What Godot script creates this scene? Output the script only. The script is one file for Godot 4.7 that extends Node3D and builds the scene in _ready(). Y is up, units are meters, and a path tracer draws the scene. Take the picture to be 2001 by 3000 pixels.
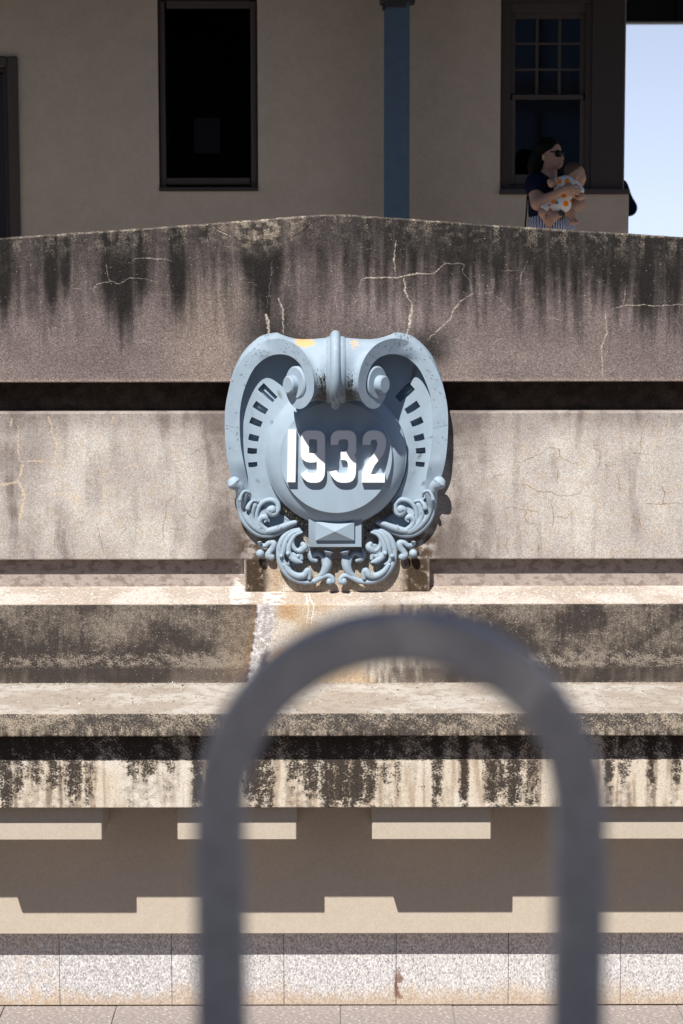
extends Node3D
# Units: metres. y = 0 is the pavement at the foot of the concrete wall, z = 0 the plane of its middle panel, x = 0 the camera's axis.

const FPX := 6400.0            # focal length in photograph pixels (2001 x 3000)
const HORIZON := 760.0         # photograph row of the eye level
const CAMZ := 13.9
const SUN_DROP := 1.45         # metres a shadow falls per metre of depth
const SUN_SIDE := 0.42         # metres it moves to the right per metre of depth
const TILE := 5.6              # width of wall that one painted texture covers
const TEXW := 1440

var cam_pos := Vector3(0, 0, CAMZ)
var cam_basis := Basis()
var rng := RandomNumberGenerator.new()
var used := {}
var nz_b := PackedFloat32Array()   # blotches
var nz_c := PackedFloat32Array()   # large patches
var nz_g := PackedFloat32Array()   # white grain
var n3 := FastNoiseLite.new()
var sg := 1

# ------------------------------------------------------------------ helpers

func pix(u: float, v: float, z: float) -> Vector3:
	var d := cam_basis * Vector3((u - 1000.5) / FPX, -(v - 1500.0) / FPX, -1.0)
	return cam_pos + d * ((z - cam_pos.z) / d.z)

func py(v: float, z: float) -> float:
	return pix(1000.5, v, z).y

func px(u: float, z: float) -> float:
	return pix(u, 1700.0, z).x

func shade_plane(v_edge: float, z_edge: float, v_sh: float) -> float:
	# depth of the plane on which the shadow of an edge falls at a given row
	var ye := py(v_edge, z_edge)
	var lo := z_edge - 1.5
	var hi := z_edge
	for i in 40:
		var m := (lo + hi) / 2.0
		if ye - SUN_DROP * (z_edge - m) < py(v_sh, m):
			lo = m
		else:
			hi = m
	return (lo + hi) / 2.0

func numbered(called: String) -> String:
	var n: int = used.get(called, 0)
	used[called] = n + 1
	return called if n == 0 else "%s_%03d" % [called, n]

func tag(o: Node3D, label: String, category: String, group := "") -> Node3D:
	o.set_meta("label", label)
	o.set_meta("category", category)
	if group:
		o.set_meta("group", group)
	return o

func thing(called: String, label: String, category: String, at := Vector3.ZERO, group := "") -> Node3D:
	var o := Node3D.new()
	o.name = numbered(called)
	add_child(o)
	o.position = at
	tag(o, label, category, group)
	return o

func part(called: String, mesh: Mesh, mat: Material, parent: Node) -> MeshInstance3D:
	var o := MeshInstance3D.new()
	o.name = numbered(called) if parent == self else called
	o.mesh = mesh
	if mat:
		o.material_override = mat
	parent.add_child(o, true)
	return o

func struct(called: String, mesh: Mesh, mat: Material) -> MeshInstance3D:
	var o := part(called, mesh, mat, self)
	o.set_meta("kind", "structure")
	return o

func begin() -> SurfaceTool:
	var st := SurfaceTool.new()
	st.begin(Mesh.PRIMITIVE_TRIANGLES)
	return st

func done(st: SurfaceTool) -> ArrayMesh:
	st.generate_normals()
	st.index()
	return st.commit()

func tri(st: SurfaceTool, a: Vector3, b: Vector3, c: Vector3) -> void:
	st.add_vertex(a); st.add_vertex(b); st.add_vertex(c)

func quad(st: SurfaceTool, a: Vector3, b: Vector3, c: Vector3, d: Vector3) -> void:
	tri(st, a, b, c); tri(st, a, c, d)

func lin(r: float, g: float, b: float) -> Color:   # a linear base colour as the sRGB value a material wants
	return Color(r, g, b).linear_to_srgb()

func mat(c: Color, rough := 0.9, spec := 0.3) -> StandardMaterial3D:
	var m := StandardMaterial3D.new()
	m.albedo_color = c
	m.roughness = rough
	m.metallic_specular = spec
	return m

func vmat(rough := 0.9, spec := 0.3) -> StandardMaterial3D:
	var m := mat(Color.WHITE, rough, spec)
	m.vertex_color_use_as_albedo = true
	return m

func bevel_box(st: SurfaceTool, lo: Vector3, hi: Vector3, e := 0.004) -> void:
	# box with chamfered edges
	var c := (lo + hi) / 2.0
	var h := (hi - lo) / 2.0
	e = minf(e, minf(h.x, minf(h.y, h.z)) * 0.45)
	st.set_smooth_group(-1)
	var ax := [Vector3.RIGHT, Vector3.UP, Vector3.BACK]
	for a in 3:
		var b := (a + 1) % 3
		var d := (a + 2) % 3
		for s in [-1.0, 1.0]:
			var n: Vector3 = ax[a] * s
			var o: Vector3 = c + n * h[a]
			var B: Vector3 = ax[b] * (h[b] - e)
			var D: Vector3 = ax[d] * (h[d] - e)
			if s > 0:
				quad(st, o - B - D, o - B + D, o + B + D, o + B - D)
			else:
				quad(st, o - B - D, o + B - D, o + B + D, o - B + D)
	for a in 3:
		var b := (a + 1) % 3
		var d := (a + 2) % 3
		for s in [-1.0, 1.0]:
			for t in [-1.0, 1.0]:
				var L: Vector3 = ax[a] * (h[a] - e)
				var p: Vector3 = c + ax[b] * s * h[b] + ax[d] * t * (h[d] - e)
				var q: Vector3 = c + ax[b] * s * (h[b] - e) + ax[d] * t * h[d]
				if s * t > 0:
					quad(st, p - L, q - L, q + L, p + L)
				else:
					quad(st, p - L, p + L, q + L, q - L)
	for sx in [-1.0, 1.0]:
		for sy in [-1.0, 1.0]:
			for sz in [-1.0, 1.0]:
				var p := c + Vector3(sx * h.x, sy * (h.y - e), sz * (h.z - e))
				var q := c + Vector3(sx * (h.x - e), sy * h.y, sz * (h.z - e))
				var r := c + Vector3(sx * (h.x - e), sy * (h.y - e), sz * h.z)
				if sx * sy * sz > 0:
					tri(st, p, r, q)
				else:
					tri(st, p, q, r)

func box_mesh(lo: Vector3, hi: Vector3, e := 0.004) -> ArrayMesh:
	var st := begin()
	bevel_box(st, lo, hi, e)
	return done(st)

func pbox(called: String, parent: Node, m: Material, lo: Vector3, hi: Vector3, e := 0.004) -> MeshInstance3D:
	# a box part; corner positions are given in world space, the parent sits at its own position
	var o: Vector3 = (parent as Node3D).position if parent != self else Vector3.ZERO
	var a := Vector3(minf(lo.x, hi.x), minf(lo.y, hi.y), minf(lo.z, hi.z)) - o
	var b := Vector3(maxf(lo.x, hi.x), maxf(lo.y, hi.y), maxf(lo.z, hi.z)) - o
	return part(called, box_mesh(a, b, e), m, parent)

# a course of the wall: a profile (z, y points, front from top to bottom) swept along x, v of the texture runs along the front profile
func course(prof: Array, back_z: float, x0: float, x1: float, e := 0.006) -> ArrayMesh:
	var front: Array[Vector2] = []
	for i in prof.size():
		var p: Vector2 = prof[i]
		if i == 0 or i == prof.size() - 1:
			front.append(p)
			continue
		var a: Vector2 = (prof[i - 1] - p)
		var b: Vector2 = (prof[i + 1] - p)
		var k := minf(e, minf(a.length(), b.length()) * 0.4)
		front.append(p + a.normalized() * k)
		front.append(p + (a.normalized() + b.normalized()) * k * 0.29)
		front.append(p + b.normalized() * k)
	var total := 0.0
	var at := [0.0]
	for i in range(1, front.size()):
		total += front[i].distance_to(front[i - 1])
		at.append(total)
	var st := begin()
	st.set_smooth_group(-1)
	var n := 12
	for i in range(1, front.size()):
		var p := front[i - 1]
		var q := front[i]
		for k in n:
			var xa := lerpf(x0, x1, float(k) / n)
			var xb := lerpf(x0, x1, float(k + 1) / n)
			var vs := [Vector3(xa, p.y, p.x), Vector3(xb, p.y, p.x), Vector3(xb, q.y, q.x), Vector3(xa, q.y, q.x)]
			var uv := [Vector2(xa / TILE + 0.5, at[i - 1] / total), Vector2(xb / TILE + 0.5, at[i - 1] / total), Vector2(xb / TILE + 0.5, at[i] / total), Vector2(xa / TILE + 0.5, at[i] / total)]
			for j in [0, 1, 2, 0, 2, 3]:
				st.set_uv(uv[j]); st.add_vertex(vs[j])
	var top := front[0]
	var bot := front[front.size() - 1]
	st.set_uv(Vector2(0.5, 0.5))
	quad(st, Vector3(x0, top.y, back_z), Vector3(x1, top.y, back_z), Vector3(x1, top.y, top.x), Vector3(x0, top.y, top.x))
	quad(st, Vector3(x0, bot.y, bot.x), Vector3(x1, bot.y, bot.x), Vector3(x1, bot.y, back_z), Vector3(x0, bot.y, back_z))
	quad(st, Vector3(x1, top.y, back_z), Vector3(x0, top.y, back_z), Vector3(x0, bot.y, back_z), Vector3(x1, bot.y, back_z))
	var poly := PackedVector2Array([Vector2(back_z, top.y)])
	for p in front:
		poly.append(p)
	poly.append(Vector2(back_z, bot.y))
	var ids := Geometry2D.triangulate_polygon(poly)
	for i in range(0, ids.size(), 3):
		for xx in [x0, x1]:
			tri(st, Vector3(xx, poly[ids[i]].y, poly[ids[i]].x), Vector3(xx, poly[ids[i + 1]].y, poly[ids[i + 1]].x), Vector3(xx, poly[ids[i + 2]].y, poly[ids[i + 2]].x))
	return done(st)

# ------------------------------------------------------------------ noise and painted textures (sRGB bytes)

func bank(freq: float, oct: int, seed_: int) -> PackedFloat32Array:
	var n := FastNoiseLite.new()
	n.noise_type = FastNoiseLite.TYPE_SIMPLEX_SMOOTH
	n.frequency = freq
	n.fractal_octaves = oct
	n.seed = seed_
	var im := n.get_seamless_image(512, 512)
	im.convert(Image.FORMAT_L8)
	var d := im.get_data()
	var out := PackedFloat32Array()
	out.resize(d.size())
	for i in d.size():
		out[i] = d[i] / 255.0
	return out

func nb(x: float, y: float) -> float:
	return nz_b[((int(y) & 511) << 9) | (int(x) & 511)]

func nc(x: float, y: float) -> float:
	# large patches, interpolated so that they stay smooth when stretched
	var xi := floori(x)
	var yi := floori(y)
	var fx := x - xi
	var fy := y - yi
	var r0 := (yi & 511) << 9
	var r1 := ((yi + 1) & 511) << 9
	var c0 := xi & 511
	var c1 := (xi + 1) & 511
	return lerpf(lerpf(nz_c[r0 | c0], nz_c[r0 | c1], fx), lerpf(nz_c[r1 | c0], nz_c[r1 | c1], fx), fy)

func ng(x: int, y: int) -> float:
	return nz_g[((y & 511) << 9) | (x & 511)]

func sstep(a: float, b: float, x: float) -> float:
	var t := clampf((x - a) / (b - a), 0.0, 1.0)
	return t * t * (3.0 - 2.0 * t)

func bump1(x: float, c: float, w: float) -> float:
	var t := absf(x - c) / w
	return 0.0 if t >= 1.0 else (1.0 - t * t) * (1.0 - t * t)

# a mask with lines (cracks): points in texture pixels
func draw_line(mask: PackedFloat32Array, w: int, h: int, pts: Array, width: float, amount: float) -> void:
	var jr := RandomNumberGenerator.new()
	jr.seed = int(pts[0].x * 13.0 + pts[0].y)
	var fine: Array[Vector2] = []
	for i in range(1, pts.size()):
		var a: Vector2 = pts[i - 1]
		var b: Vector2 = pts[i]
		var n := maxi(2, int(a.distance_to(b) / 5.0))
		for k in n:
			fine.append(a.lerp(b, float(k) / n) + Vector2(jr.randf_range(-1, 1), jr.randf_range(-1, 1)) * 1.1)
	fine.append(pts[pts.size() - 1])
	for i in range(1, fine.size()):
		var a := fine[i - 1]
		var b := fine[i]
		var t := float(i) / fine.size()
		var wd := width * (0.35 + 0.65 * sin(PI * clampf(t * 0.9 + 0.08, 0, 1))) * jr.randf_range(0.6, 1.35)
		var m := wd + 1.5
		for y in range(maxi(0, int(minf(a.y, b.y) - m)), mini(h, int(maxf(a.y, b.y) + m) + 1)):
			for x in range(int(minf(a.x, b.x) - m), int(maxf(a.x, b.x) + m) + 1):
				var p := Vector2(x, y)
				var q := Geometry2D.get_closest_point_to_segment(p, a, b)
				var k := clampf((wd + 0.6 - p.distance_to(q)) / 1.2, 0, 1) * amount
				var id := y * w + posmod(x, w)
				if k > mask[id]:
					mask[id] = k

func to_tex(data: PackedByteArray, w: int, h: int) -> ImageTexture:
	return ImageTexture.create_from_image(Image.create_from_data(w, h, false, Image.FORMAT_RGB8, data))

func tex_mat(t: Texture2D, rough := 0.95, relief := 0.25) -> StandardMaterial3D:
	var m := mat(Color.WHITE, rough, 0.2)
	m.albedo_texture = t
	if relief > 0:
		m.heightmap_enabled = true
		m.heightmap_texture = t
		m.heightmap_scale = relief
	return m

# photograph column of a texture column on a plane
func col_u(i: int, s: float) -> float:
	return 1000.5 + ((i + 0.5) / TEXW - 0.5) * TILE * s

func plane_scale(z: float) -> float:
	return 2000.0 / (px(2000.5, z) - px(0.5, z))

func zl(pts: Array, sc: float, ou: float, ov: float) -> Array:   # points read off an enlarged crop -> photograph pixels
	var out := []
	for p in pts:
		out.append(Vector2(ou + p[0] / sc, ov + p[1] / sc))
	return out

func paint(h: int, v0: float, v1: float, z: float, lines: Array, f: Callable) -> ImageTexture:
	# f(u, v, i, j, crack, crack2) -> Color (0..255); lines: [photo points, width px, amount, which mask]
	var s := plane_scale(z)
	var cracks := [PackedFloat32Array(), PackedFloat32Array()]
	for m in cracks:
		m.resize(TEXW * h)
	for k in lines.size():
		var tp := []
		for p in lines[k][0]:
			tp.append(Vector2(((p.x - 1000.5) / s / TILE + 0.5) * TEXW, (p.y - v0) / (v1 - v0) * h))
		var which: PackedFloat32Array = cracks[lines[k][3]]
		draw_line(which, TEXW, h, tp, lines[k][1] / 3.4, lines[k][2])
		cracks[lines[k][3]] = which
	var a: PackedFloat32Array = cracks[0]
	var b: PackedFloat32Array = cracks[1]
	var out := PackedByteArray()
	out.resize(TEXW * h * 3)
	var id := 0
	for j in h:
		var v := lerpf(v0, v1, (j + 0.5) / h)
		for i in TEXW:
			var c: Color = f.call(col_u(i, s), v, i, j, a[id], b[id])
			out[id * 3] = clampi(int(c.r), 0, 255)
			out[id * 3 + 1] = clampi(int(c.g), 0, 255)
			out[id * 3 + 2] = clampi(int(c.b), 0, 255)
			id += 1
	return to_tex(out, TEXW, h)

func c3(r: float, g: float, b: float) -> Color:
	return Color(r, g, b)

# dark run-off streaks on the coping band: [photo column, half width, length in rows, strength]
const RUNS := [[30, 30, 300, 0.95], [60, 22, 130, 0.6], [125, 22, 120, 0.6], [165, 30, 330, 0.9], [205, 24, 250, 0.85], [262, 22, 110, 0.5], [330, 38, 330, 0.85], [372, 40, 420, 1.0], [425, 34, 330, 0.85], [462, 22, 120, 0.5], [530, 34, 350, 0.95], [575, 30, 130, 0.5], [610, 40, 90, 0.7], [735, 40, 300, 0.8], [775, 46, 330, 1.0], [815, 30, 330, 0.8], [905, 40, 170, 0.55], [960, 36, 150, 0.5], [1050, 40, 170, 0.6], [1110, 36, 130, 0.6], [1165, 30, 170, 0.55], [1255, 44, 150, 0.7], [1300, 30, 230, 0.5], [1375, 36, 240, 0.75], [1415, 34, 260, 0.7], [1440, 22, 360, 0.35], [1500, 44, 170, 0.7], [1560, 30, 150, 0.5], [1620, 44, 260, 0.65], [1665, 26, 200, 0.6], [1705, 22, 330, 0.45], [1750, 24, 150, 0.5], [1790, 34, 330, 0.8], [1845, 24, 160, 0.5], [1880, 36, 400, 0.95], [1920, 22, 140, 0.5], [1968, 22, 340, 0.8], [1995, 20, 160, 0.5], [2080, 40, 300, 0.8], [2180, 40, 240, 0.7], [-80, 40, 300, 0.8], [-190, 34, 240, 0.7]]

func top_v(u: float) -> float:   # row of the coping's upper edge in the photograph
	var pts := [[-400, 734], [0, 697], [625, 654], [893, 632], [940, 629], [985, 628], [1030, 629], [1085, 633], [1500, 664], [2001, 697], [2400, 727]]
	for i in range(1, pts.size()):
		if u <= pts[i][0]:
			return lerpf(pts[i - 1][1], pts[i][1], (u - pts[i - 1][0]) / float(pts[i][0] - pts[i - 1][0]))
	return 727.0

func coping_texture(v0: float, v1: float) -> ImageTexture:
	var s := plane_scale(0.0)
	var amp := PackedFloat32Array(); amp.resize(TEXW)
	var run := PackedFloat32Array(); run.resize(TEXW)
	var tv := PackedFloat32Array(); tv.resize(TEXW)
	for i in TEXW:
		var u := col_u(i, s)
		tv[i] = top_v(u)
		var a := 0.0
		var l := 60.0
		for r in RUNS:
			var k: float = pow(bump1(u, r[0], r[1] * 1.2), 0.6) * r[3]
			if k > 0.0:
				a = maxf(a, k)
				l = maxf(l, r[2] * (0.5 + 0.5 * k))
		amp[i] = a
		run[i] = l * (0.8 + 0.4 * nb(i * 0.9, 40))
	var T := 1.566
	var lines := []
	for e in [
		[zl([[80, 375], [85, 350], [100, 335], [150, 332], [250, 332], [330, 315], [415, 315], [440, 292], [470, 270], [530, 266], [560, 275]], T, 1000, 600), 3.2, 1.0],
		[zl([[110, 333], [150, 332], [185, 331]], T, 1000, 600), 6.0, 1.0], [zl([[310, 317], [345, 313], [380, 314]], T, 1000, 600), 5.0, 1.0],
		[zl([[246, 160], [243, 190], [238, 255], [248, 328]], T, 1000, 600), 3.4, 1.0],
		[zl([[283, 335], [290, 400], [322, 460]], T, 1000, 600), 3.8, 1.0], [zl([[322, 455], [312, 520], [306, 560], [295, 592]], T, 1000, 600), 7.5, 1.0],
		[zl([[388, 620], [440, 570], [495, 520], [505, 485], [540, 440], [595, 405]], T, 1000, 600), 3.4, 1.0],
		[zl([[595, 405], [580, 345], [550, 310], [552, 270]], T, 1000, 600), 1.6, 0.7],
		[zl([[1225, 475], [1280, 462], [1370, 458], [1410, 465], [1568, 455]], T, 1000, 600), 3.0, 0.95],
		[zl([[1285, 370], [1275, 455]], T, 1000, 600), 2.2, 0.8], [zl([[1195, 490], [1203, 590], [1180, 650], [1185, 790]], T, 1000, 600), 2.8, 0.9],
		[zl([[1558, 355], [1562, 455]], T, 1000, 600), 3.4, 0.9], [zl([[705, 420], [745, 460], [760, 485], [830, 465]], T, 1000, 600), 1.6, 0.65],
		[zl([[835, 275], [815, 310], [805, 390]], T, 1000, 600), 2.0, 0.7], [zl([[720, 302], [800, 300]], T, 1000, 600), 1.8, 0.6],
		[zl([[690, 340], [685, 400], [620, 408]], T, 1000, 600), 1.6, 0.6], [zl([[910, 515], [960, 518], [1000, 528], [1020, 480]], T, 1000, 600), 1.6, 0.7],
		[zl([[690, 640], [705, 620], [735, 608]], T, 1000, 600), 1.6, 0.6], [zl([[90, 195], [170, 205]], T, 1000, 600), 1.6, 0.5],
		[zl([[445, 395], [452, 368], [470, 357], [525, 348], [565, 360], [610, 333], [680, 335], [735, 350]], 1.568, 0, 600), 2.6, 0.85],
		[zl([[508, 270], [512, 310], [520, 348]], 1.568, 0, 600), 2.4, 0.85], [zl([[625, 250], [655, 240], [775, 247], [800, 255]], 1.568, 0, 600), 2.6, 0.8],
		[zl([[345, 378], [400, 385]], 1.568, 0, 600), 1.4, 0.5], [zl([[720, 405], [790, 412], [850, 410]], 1.568, 0, 600), 1.4, 0.5],
		[zl([[1100, 340], [1130, 352], [1175, 355]], 1.568, 0, 600), 1.4, 0.5], [zl([[175, 640], [205, 636]], 1.568, 0, 600), 1.4, 0.6],
		[zl([[1228, 500], [1235, 540], [1240, 596]], 1.568, 0, 600), 9.0, 1.0], [zl([[1285, 430], [1305, 480], [1303, 540], [1306, 590]], 1.568, 0, 600), 3.6, 1.0],
		[zl([[1255, 250], [1250, 330], [1232, 470]], 1.568, 0, 600), 1.6, 0.6],
	]:
		lines.append([e[0], e[1], e[2], 0])
	for e in [zl([[980, 85], [1020, 112], [1060, 135], [1120, 165], [1160, 180]], 1.568, 0, 600), zl([[1160, 180], [1220, 185], [1250, 180]], 1.568, 0, 600), zl([[1250, 182], [1340, 150], [1400, 118], [1440, 75], [1500, 52]], 1.568, 0, 600)]:
		lines.append([e, 1.8, 0.9, 1])
	lines.append([zl([[1010, 108], [1045, 126], [1080, 140]], 1.568, 0, 604), 4.0, 0.9, 0])
	return paint(380, v0, v1, 0.0, lines, func(u: float, v: float, i: int, j: int, k: float, k2: float) -> Color:
		var d: float = v - tv[i]
		var low := clampf((v - 950.0) / 180.0, 0, 1)
		var big := nc(i * 0.32, j * 0.32 + 90)
		var med := nb(i * 0.8, j * 0.8)
		var vert := nb(i * 0.9, j * 0.07 + 200)
		var g := ng(i, j) - 0.5
		var c := c3(112, 100, 98).lerp(c3(134, 121, 117), clampf(big * 1.4 - 0.45 + low * 0.25, 0, 1))
		# warm paler ground to the left of the ornament
		var pale := bump1(u, 620, 170) * sstep(700, 960, v)
		c = c.lerp(c3(150, 134, 121), pale * 0.55)
		var dark: float = amp[i] * (1.0 - sstep(run[i] * 0.45, run[i], d + (med - 0.5) * 60.0))
		dark = maxf(dark, (1.0 - sstep(40.0, 200.0 + 260.0 * vert, d)) * (0.32 + 0.68 * vert) * lerpf(0.7, 1.15, sstep(850.0, 1250.0, u)))
		dark += bump1(u, 960, 300) * sstep(890, 1000, v) * 0.25
		dark += bump1(u, 790, 130) * sstep(780, 980, v) * 0.5 + bump1(u, 1250, 100) * sstep(930, 1020, v) * 0.6 * (1.0 - sstep(1030, 1100, v))
		dark *= 0.9 + 0.45 * med
		c = c.lerp(c3(37, 35, 34), clampf(dark * 1.12, 0, 0.95))
		# lichen and bare cement near the top
		var lich := (1.0 - sstep(6.0, 120.0, d)) * sstep(0.50, 0.72, vert * 0.6 + med * 0.5 + bump1(u, 378, 60) * 0.2 + bump1(u, 1245, 60) * 0.15)
		lich += (1.0 - sstep(0.0, 9.0, d)) * 0.6
		var mend := bump1(u, 770, 170) * (1.0 - sstep(60.0, 140.0 - absf(u - 770.0) * 0.5, d)) * (0.4 + 0.6 * sstep(0.4, 0.6, med))
		c = c.lerp(c3(158, 145, 130), clampf(lich * 0.6 * (0.6 + g) + mend * 0.55, 0, 0.85))
		c = c.lerp(c3(175, 155, 143), sstep(1103, 1117, v) * 0.35 * (0.6 + med))
		c = c.lerp(c3(192, 179, 164), k * (0.55 + 0.45 * sstep(0.35, 0.6, nb(i * 2.7, j * 2.7))))
		c = c.lerp(c3(28, 24, 22), k2)
		if ng(i * 3 + 7, j * 5) > 0.9985:
			c = c3(210, 195, 175)
		var g2 := ng((i + 60) >> 1, (j + 31) >> 1) - 0.5
		return c * (1.0 + g * 0.5 + g2 * 0.22))

func panel_texture(v0: float, v1: float) -> ImageTexture:
	var lines := []
	for e in [
		[[[160, 395], [150, 440], [130, 500]], 6.0], [[[128, 500], [160, 560], [172, 620]], 8.0], [[[165, 620], [145, 700], [130, 780]], 9.0], [[[0, 535], [40, 525], [130, 505]], 6.0],
		[[[335, 80], [350, 130], [350, 180]], 6.0], [[[350, 180], [385, 260], [370, 350], [368, 420]], 4.5], [[[140, 140], [132, 260], [140, 370]], 4.0], [[[150, 378], [230, 370], [370, 375]], 3.5],
		[[[330, 600], [380, 588], [425, 585], [455, 605], [470, 650]], 5.0], [[[470, 605], [520, 608], [480, 655]], 4.0], [[[390, 250], [460, 252]], 3.0],
		[[[655, 395], [665, 460], [655, 520]], 3.0], [[[665, 460], [710, 455]], 2.0], [[[680, 560], [690, 600], [682, 640]], 5.0], [[[755, 75], [750, 130]], 4.0], [[[92, 90], [90, 135]], 5.0], [[[820, 460], [822, 425], [880, 395]], 2.0],
	]:
		lines.append([zl(e[0], 2.24, 0, 1180), e[1], 0.85, 0])
	for e in [[[1100, 640], [1090, 720], [1072, 800], [1070, 920]], [[1215, 690], [1245, 730], [1280, 755], [1335, 735]], [[470, 870], [480, 960]], [[360, 900], [362, 950]], [[635, 790], [655, 850], [680, 980]], [[500, 780], [570, 775]], [[830, 820], [800, 860]], [[1110, 820], [1190, 830]], [[1260, 330], [1310, 295]], [[1110, 640], [1160, 600]]]:
		lines.append([zl(e, 2.24, 0, 1180), 1.9, 0.75, 1])
	for e in [[[660, 288], [690, 290], [745, 300], [750, 350], [800, 375], [835, 395], [870, 385]], [[965, 240], [975, 290], [1015, 320], [1015, 385], [1070, 410], [1115, 400]], [[1015, 385], [1000, 425]], [[1318, 100], [1280, 190], [1278, 300], [1245, 440]], [[1230, 330], [1330, 330]], [[430, 522], [540, 535], [610, 580], [690, 580], [740, 605], [820, 605], [890, 590], [900, 545]], [[390, 685], [450, 680], [540, 710], [525, 740], [535, 775], [555, 790], [640, 802]], [[545, 705], [610, 715]], [[695, 655], [712, 740], [708, 820]], [[712, 745], [800, 755], [832, 720]], [[1310, 662], [1420, 665], [1500, 655], [1568, 660]], [[1415, 540], [1440, 600], [1420, 665]], [[410, 880], [405, 930], [415, 990]], [[620, 930], [612, 1010]], [[845, 955], [848, 1010]], [[310, 490], [340, 470], [390, 468]], [[1275, 760], [1290, 820]], [[460, 380], [500, 385], [640, 320]], [[740, 430], [735, 500]], [[200, 305], [270, 310]], [[1130, 480], [1145, 570]], [[1220, 745], [1250, 755]]]:
		lines.append([zl(e, 2.237, 1300, 1180), 2.0, 0.8, 1])
	for e in [[[1460, 80], [1455, 160]], [[1340, 490], [1400, 500]], [[1400, 850], [1480, 915]]]:
		lines.append([zl(e, 2.237, 1300, 1180), 4.0, 0.6, 0])
	return paint(310, v0, v1, 0.0, lines, func(u: float, v: float, i: int, j: int, k: float, k2: float) -> Color:
		var big := nc(i * 0.34 + 60, j * 0.34 + 300)
		var med := nb(i * 0.6, j * 0.6 + 80)
		var vert := nb(i * 0.5 + 90, j * 0.08 + 30)
		var g := ng(i + 99, j * 3) - 0.5
		var c := c3(172, 162, 156).lerp(c3(201, 193, 185), clampf(big * 1.5 - 0.35 + bump1(u, 1650, 330) * bump1(v, 1440, 240) * 0.45 + bump1(u, 330, 330) * bump1(v, 1440, 260) * 0.35, 0, 1))
		c = c.lerp(c3(187, 166, 140), sstep(0.5, 0.8, med) * 0.25)
		var soot := bump1(u, 655, 110) * (0.35 + 0.65 * absf(v - 1400) / 240.0) + bump1(u, 1340, 150) * (0.25 + 0.5 * absf(v - 1420) / 240.0)
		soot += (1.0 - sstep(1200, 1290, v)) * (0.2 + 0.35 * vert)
		soot += (bump1(u, 60, 120) * 0.35 + bump1(u, 185, 40) * 0.3 * sstep(1400, 1500, v)) * (0.5 + vert)
		soot += sstep(0.55, 0.8, vert) * 0.25
		soot += (bump1(u, 650, 60) + bump1(u, 1310, 70)) * sstep(1470, 1600, v) * 0.5
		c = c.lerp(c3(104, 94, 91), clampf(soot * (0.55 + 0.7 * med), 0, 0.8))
		c = c.lerp(c3(60, 46, 32), (bump1(u, 740, 75) + bump1(u, 1235, 75)) * sstep(1500, 1600, v) * sstep(0.4, 0.55, med + g * 0.3) * 0.8)
		c = c.lerp(c3(208, 186, 160), k * (0.6 + 0.4 * med))
		c = c.lerp(c3(118, 90, 66), k2 * (0.55 + 0.45 * med))
		return c * (1.0 + g * 0.34))

func pilaster_texture(v0: float, v1: float) -> ImageTexture:
	return paint(64, v0, v1, 0.0, [], func(u: float, v: float, i: int, j: int, _k: float, _k2: float) -> Color:
		var med := nb(i * 1.1, j * 1.1 + 180)
		var g := ng(i + 9, j * 3 + 50) - 0.5
		var c := c3(186, 172, 156).lerp(c3(166, 152, 138), med)
		var black := bump1(u, 745, 52) + bump1(u, 1222, 56)
		c = c.lerp(c3(178, 152, 124), bump1(u, 812, 40) * 0.6)
		c = c.lerp(c3(62, 50, 40), clampf(black * 1.6, 0, 1) * sstep(0.25, 0.42, med * 0.7 + black * 0.25 + g * 0.25) * 0.92)
		c = c.lerp(c3(222, 212, 200), (bump1(u, 712, 14) + bump1(u, 840, 34) * sstep(1690, 1735, v)) * 0.8)
		return c * (1.0 + g * 0.4))

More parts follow.
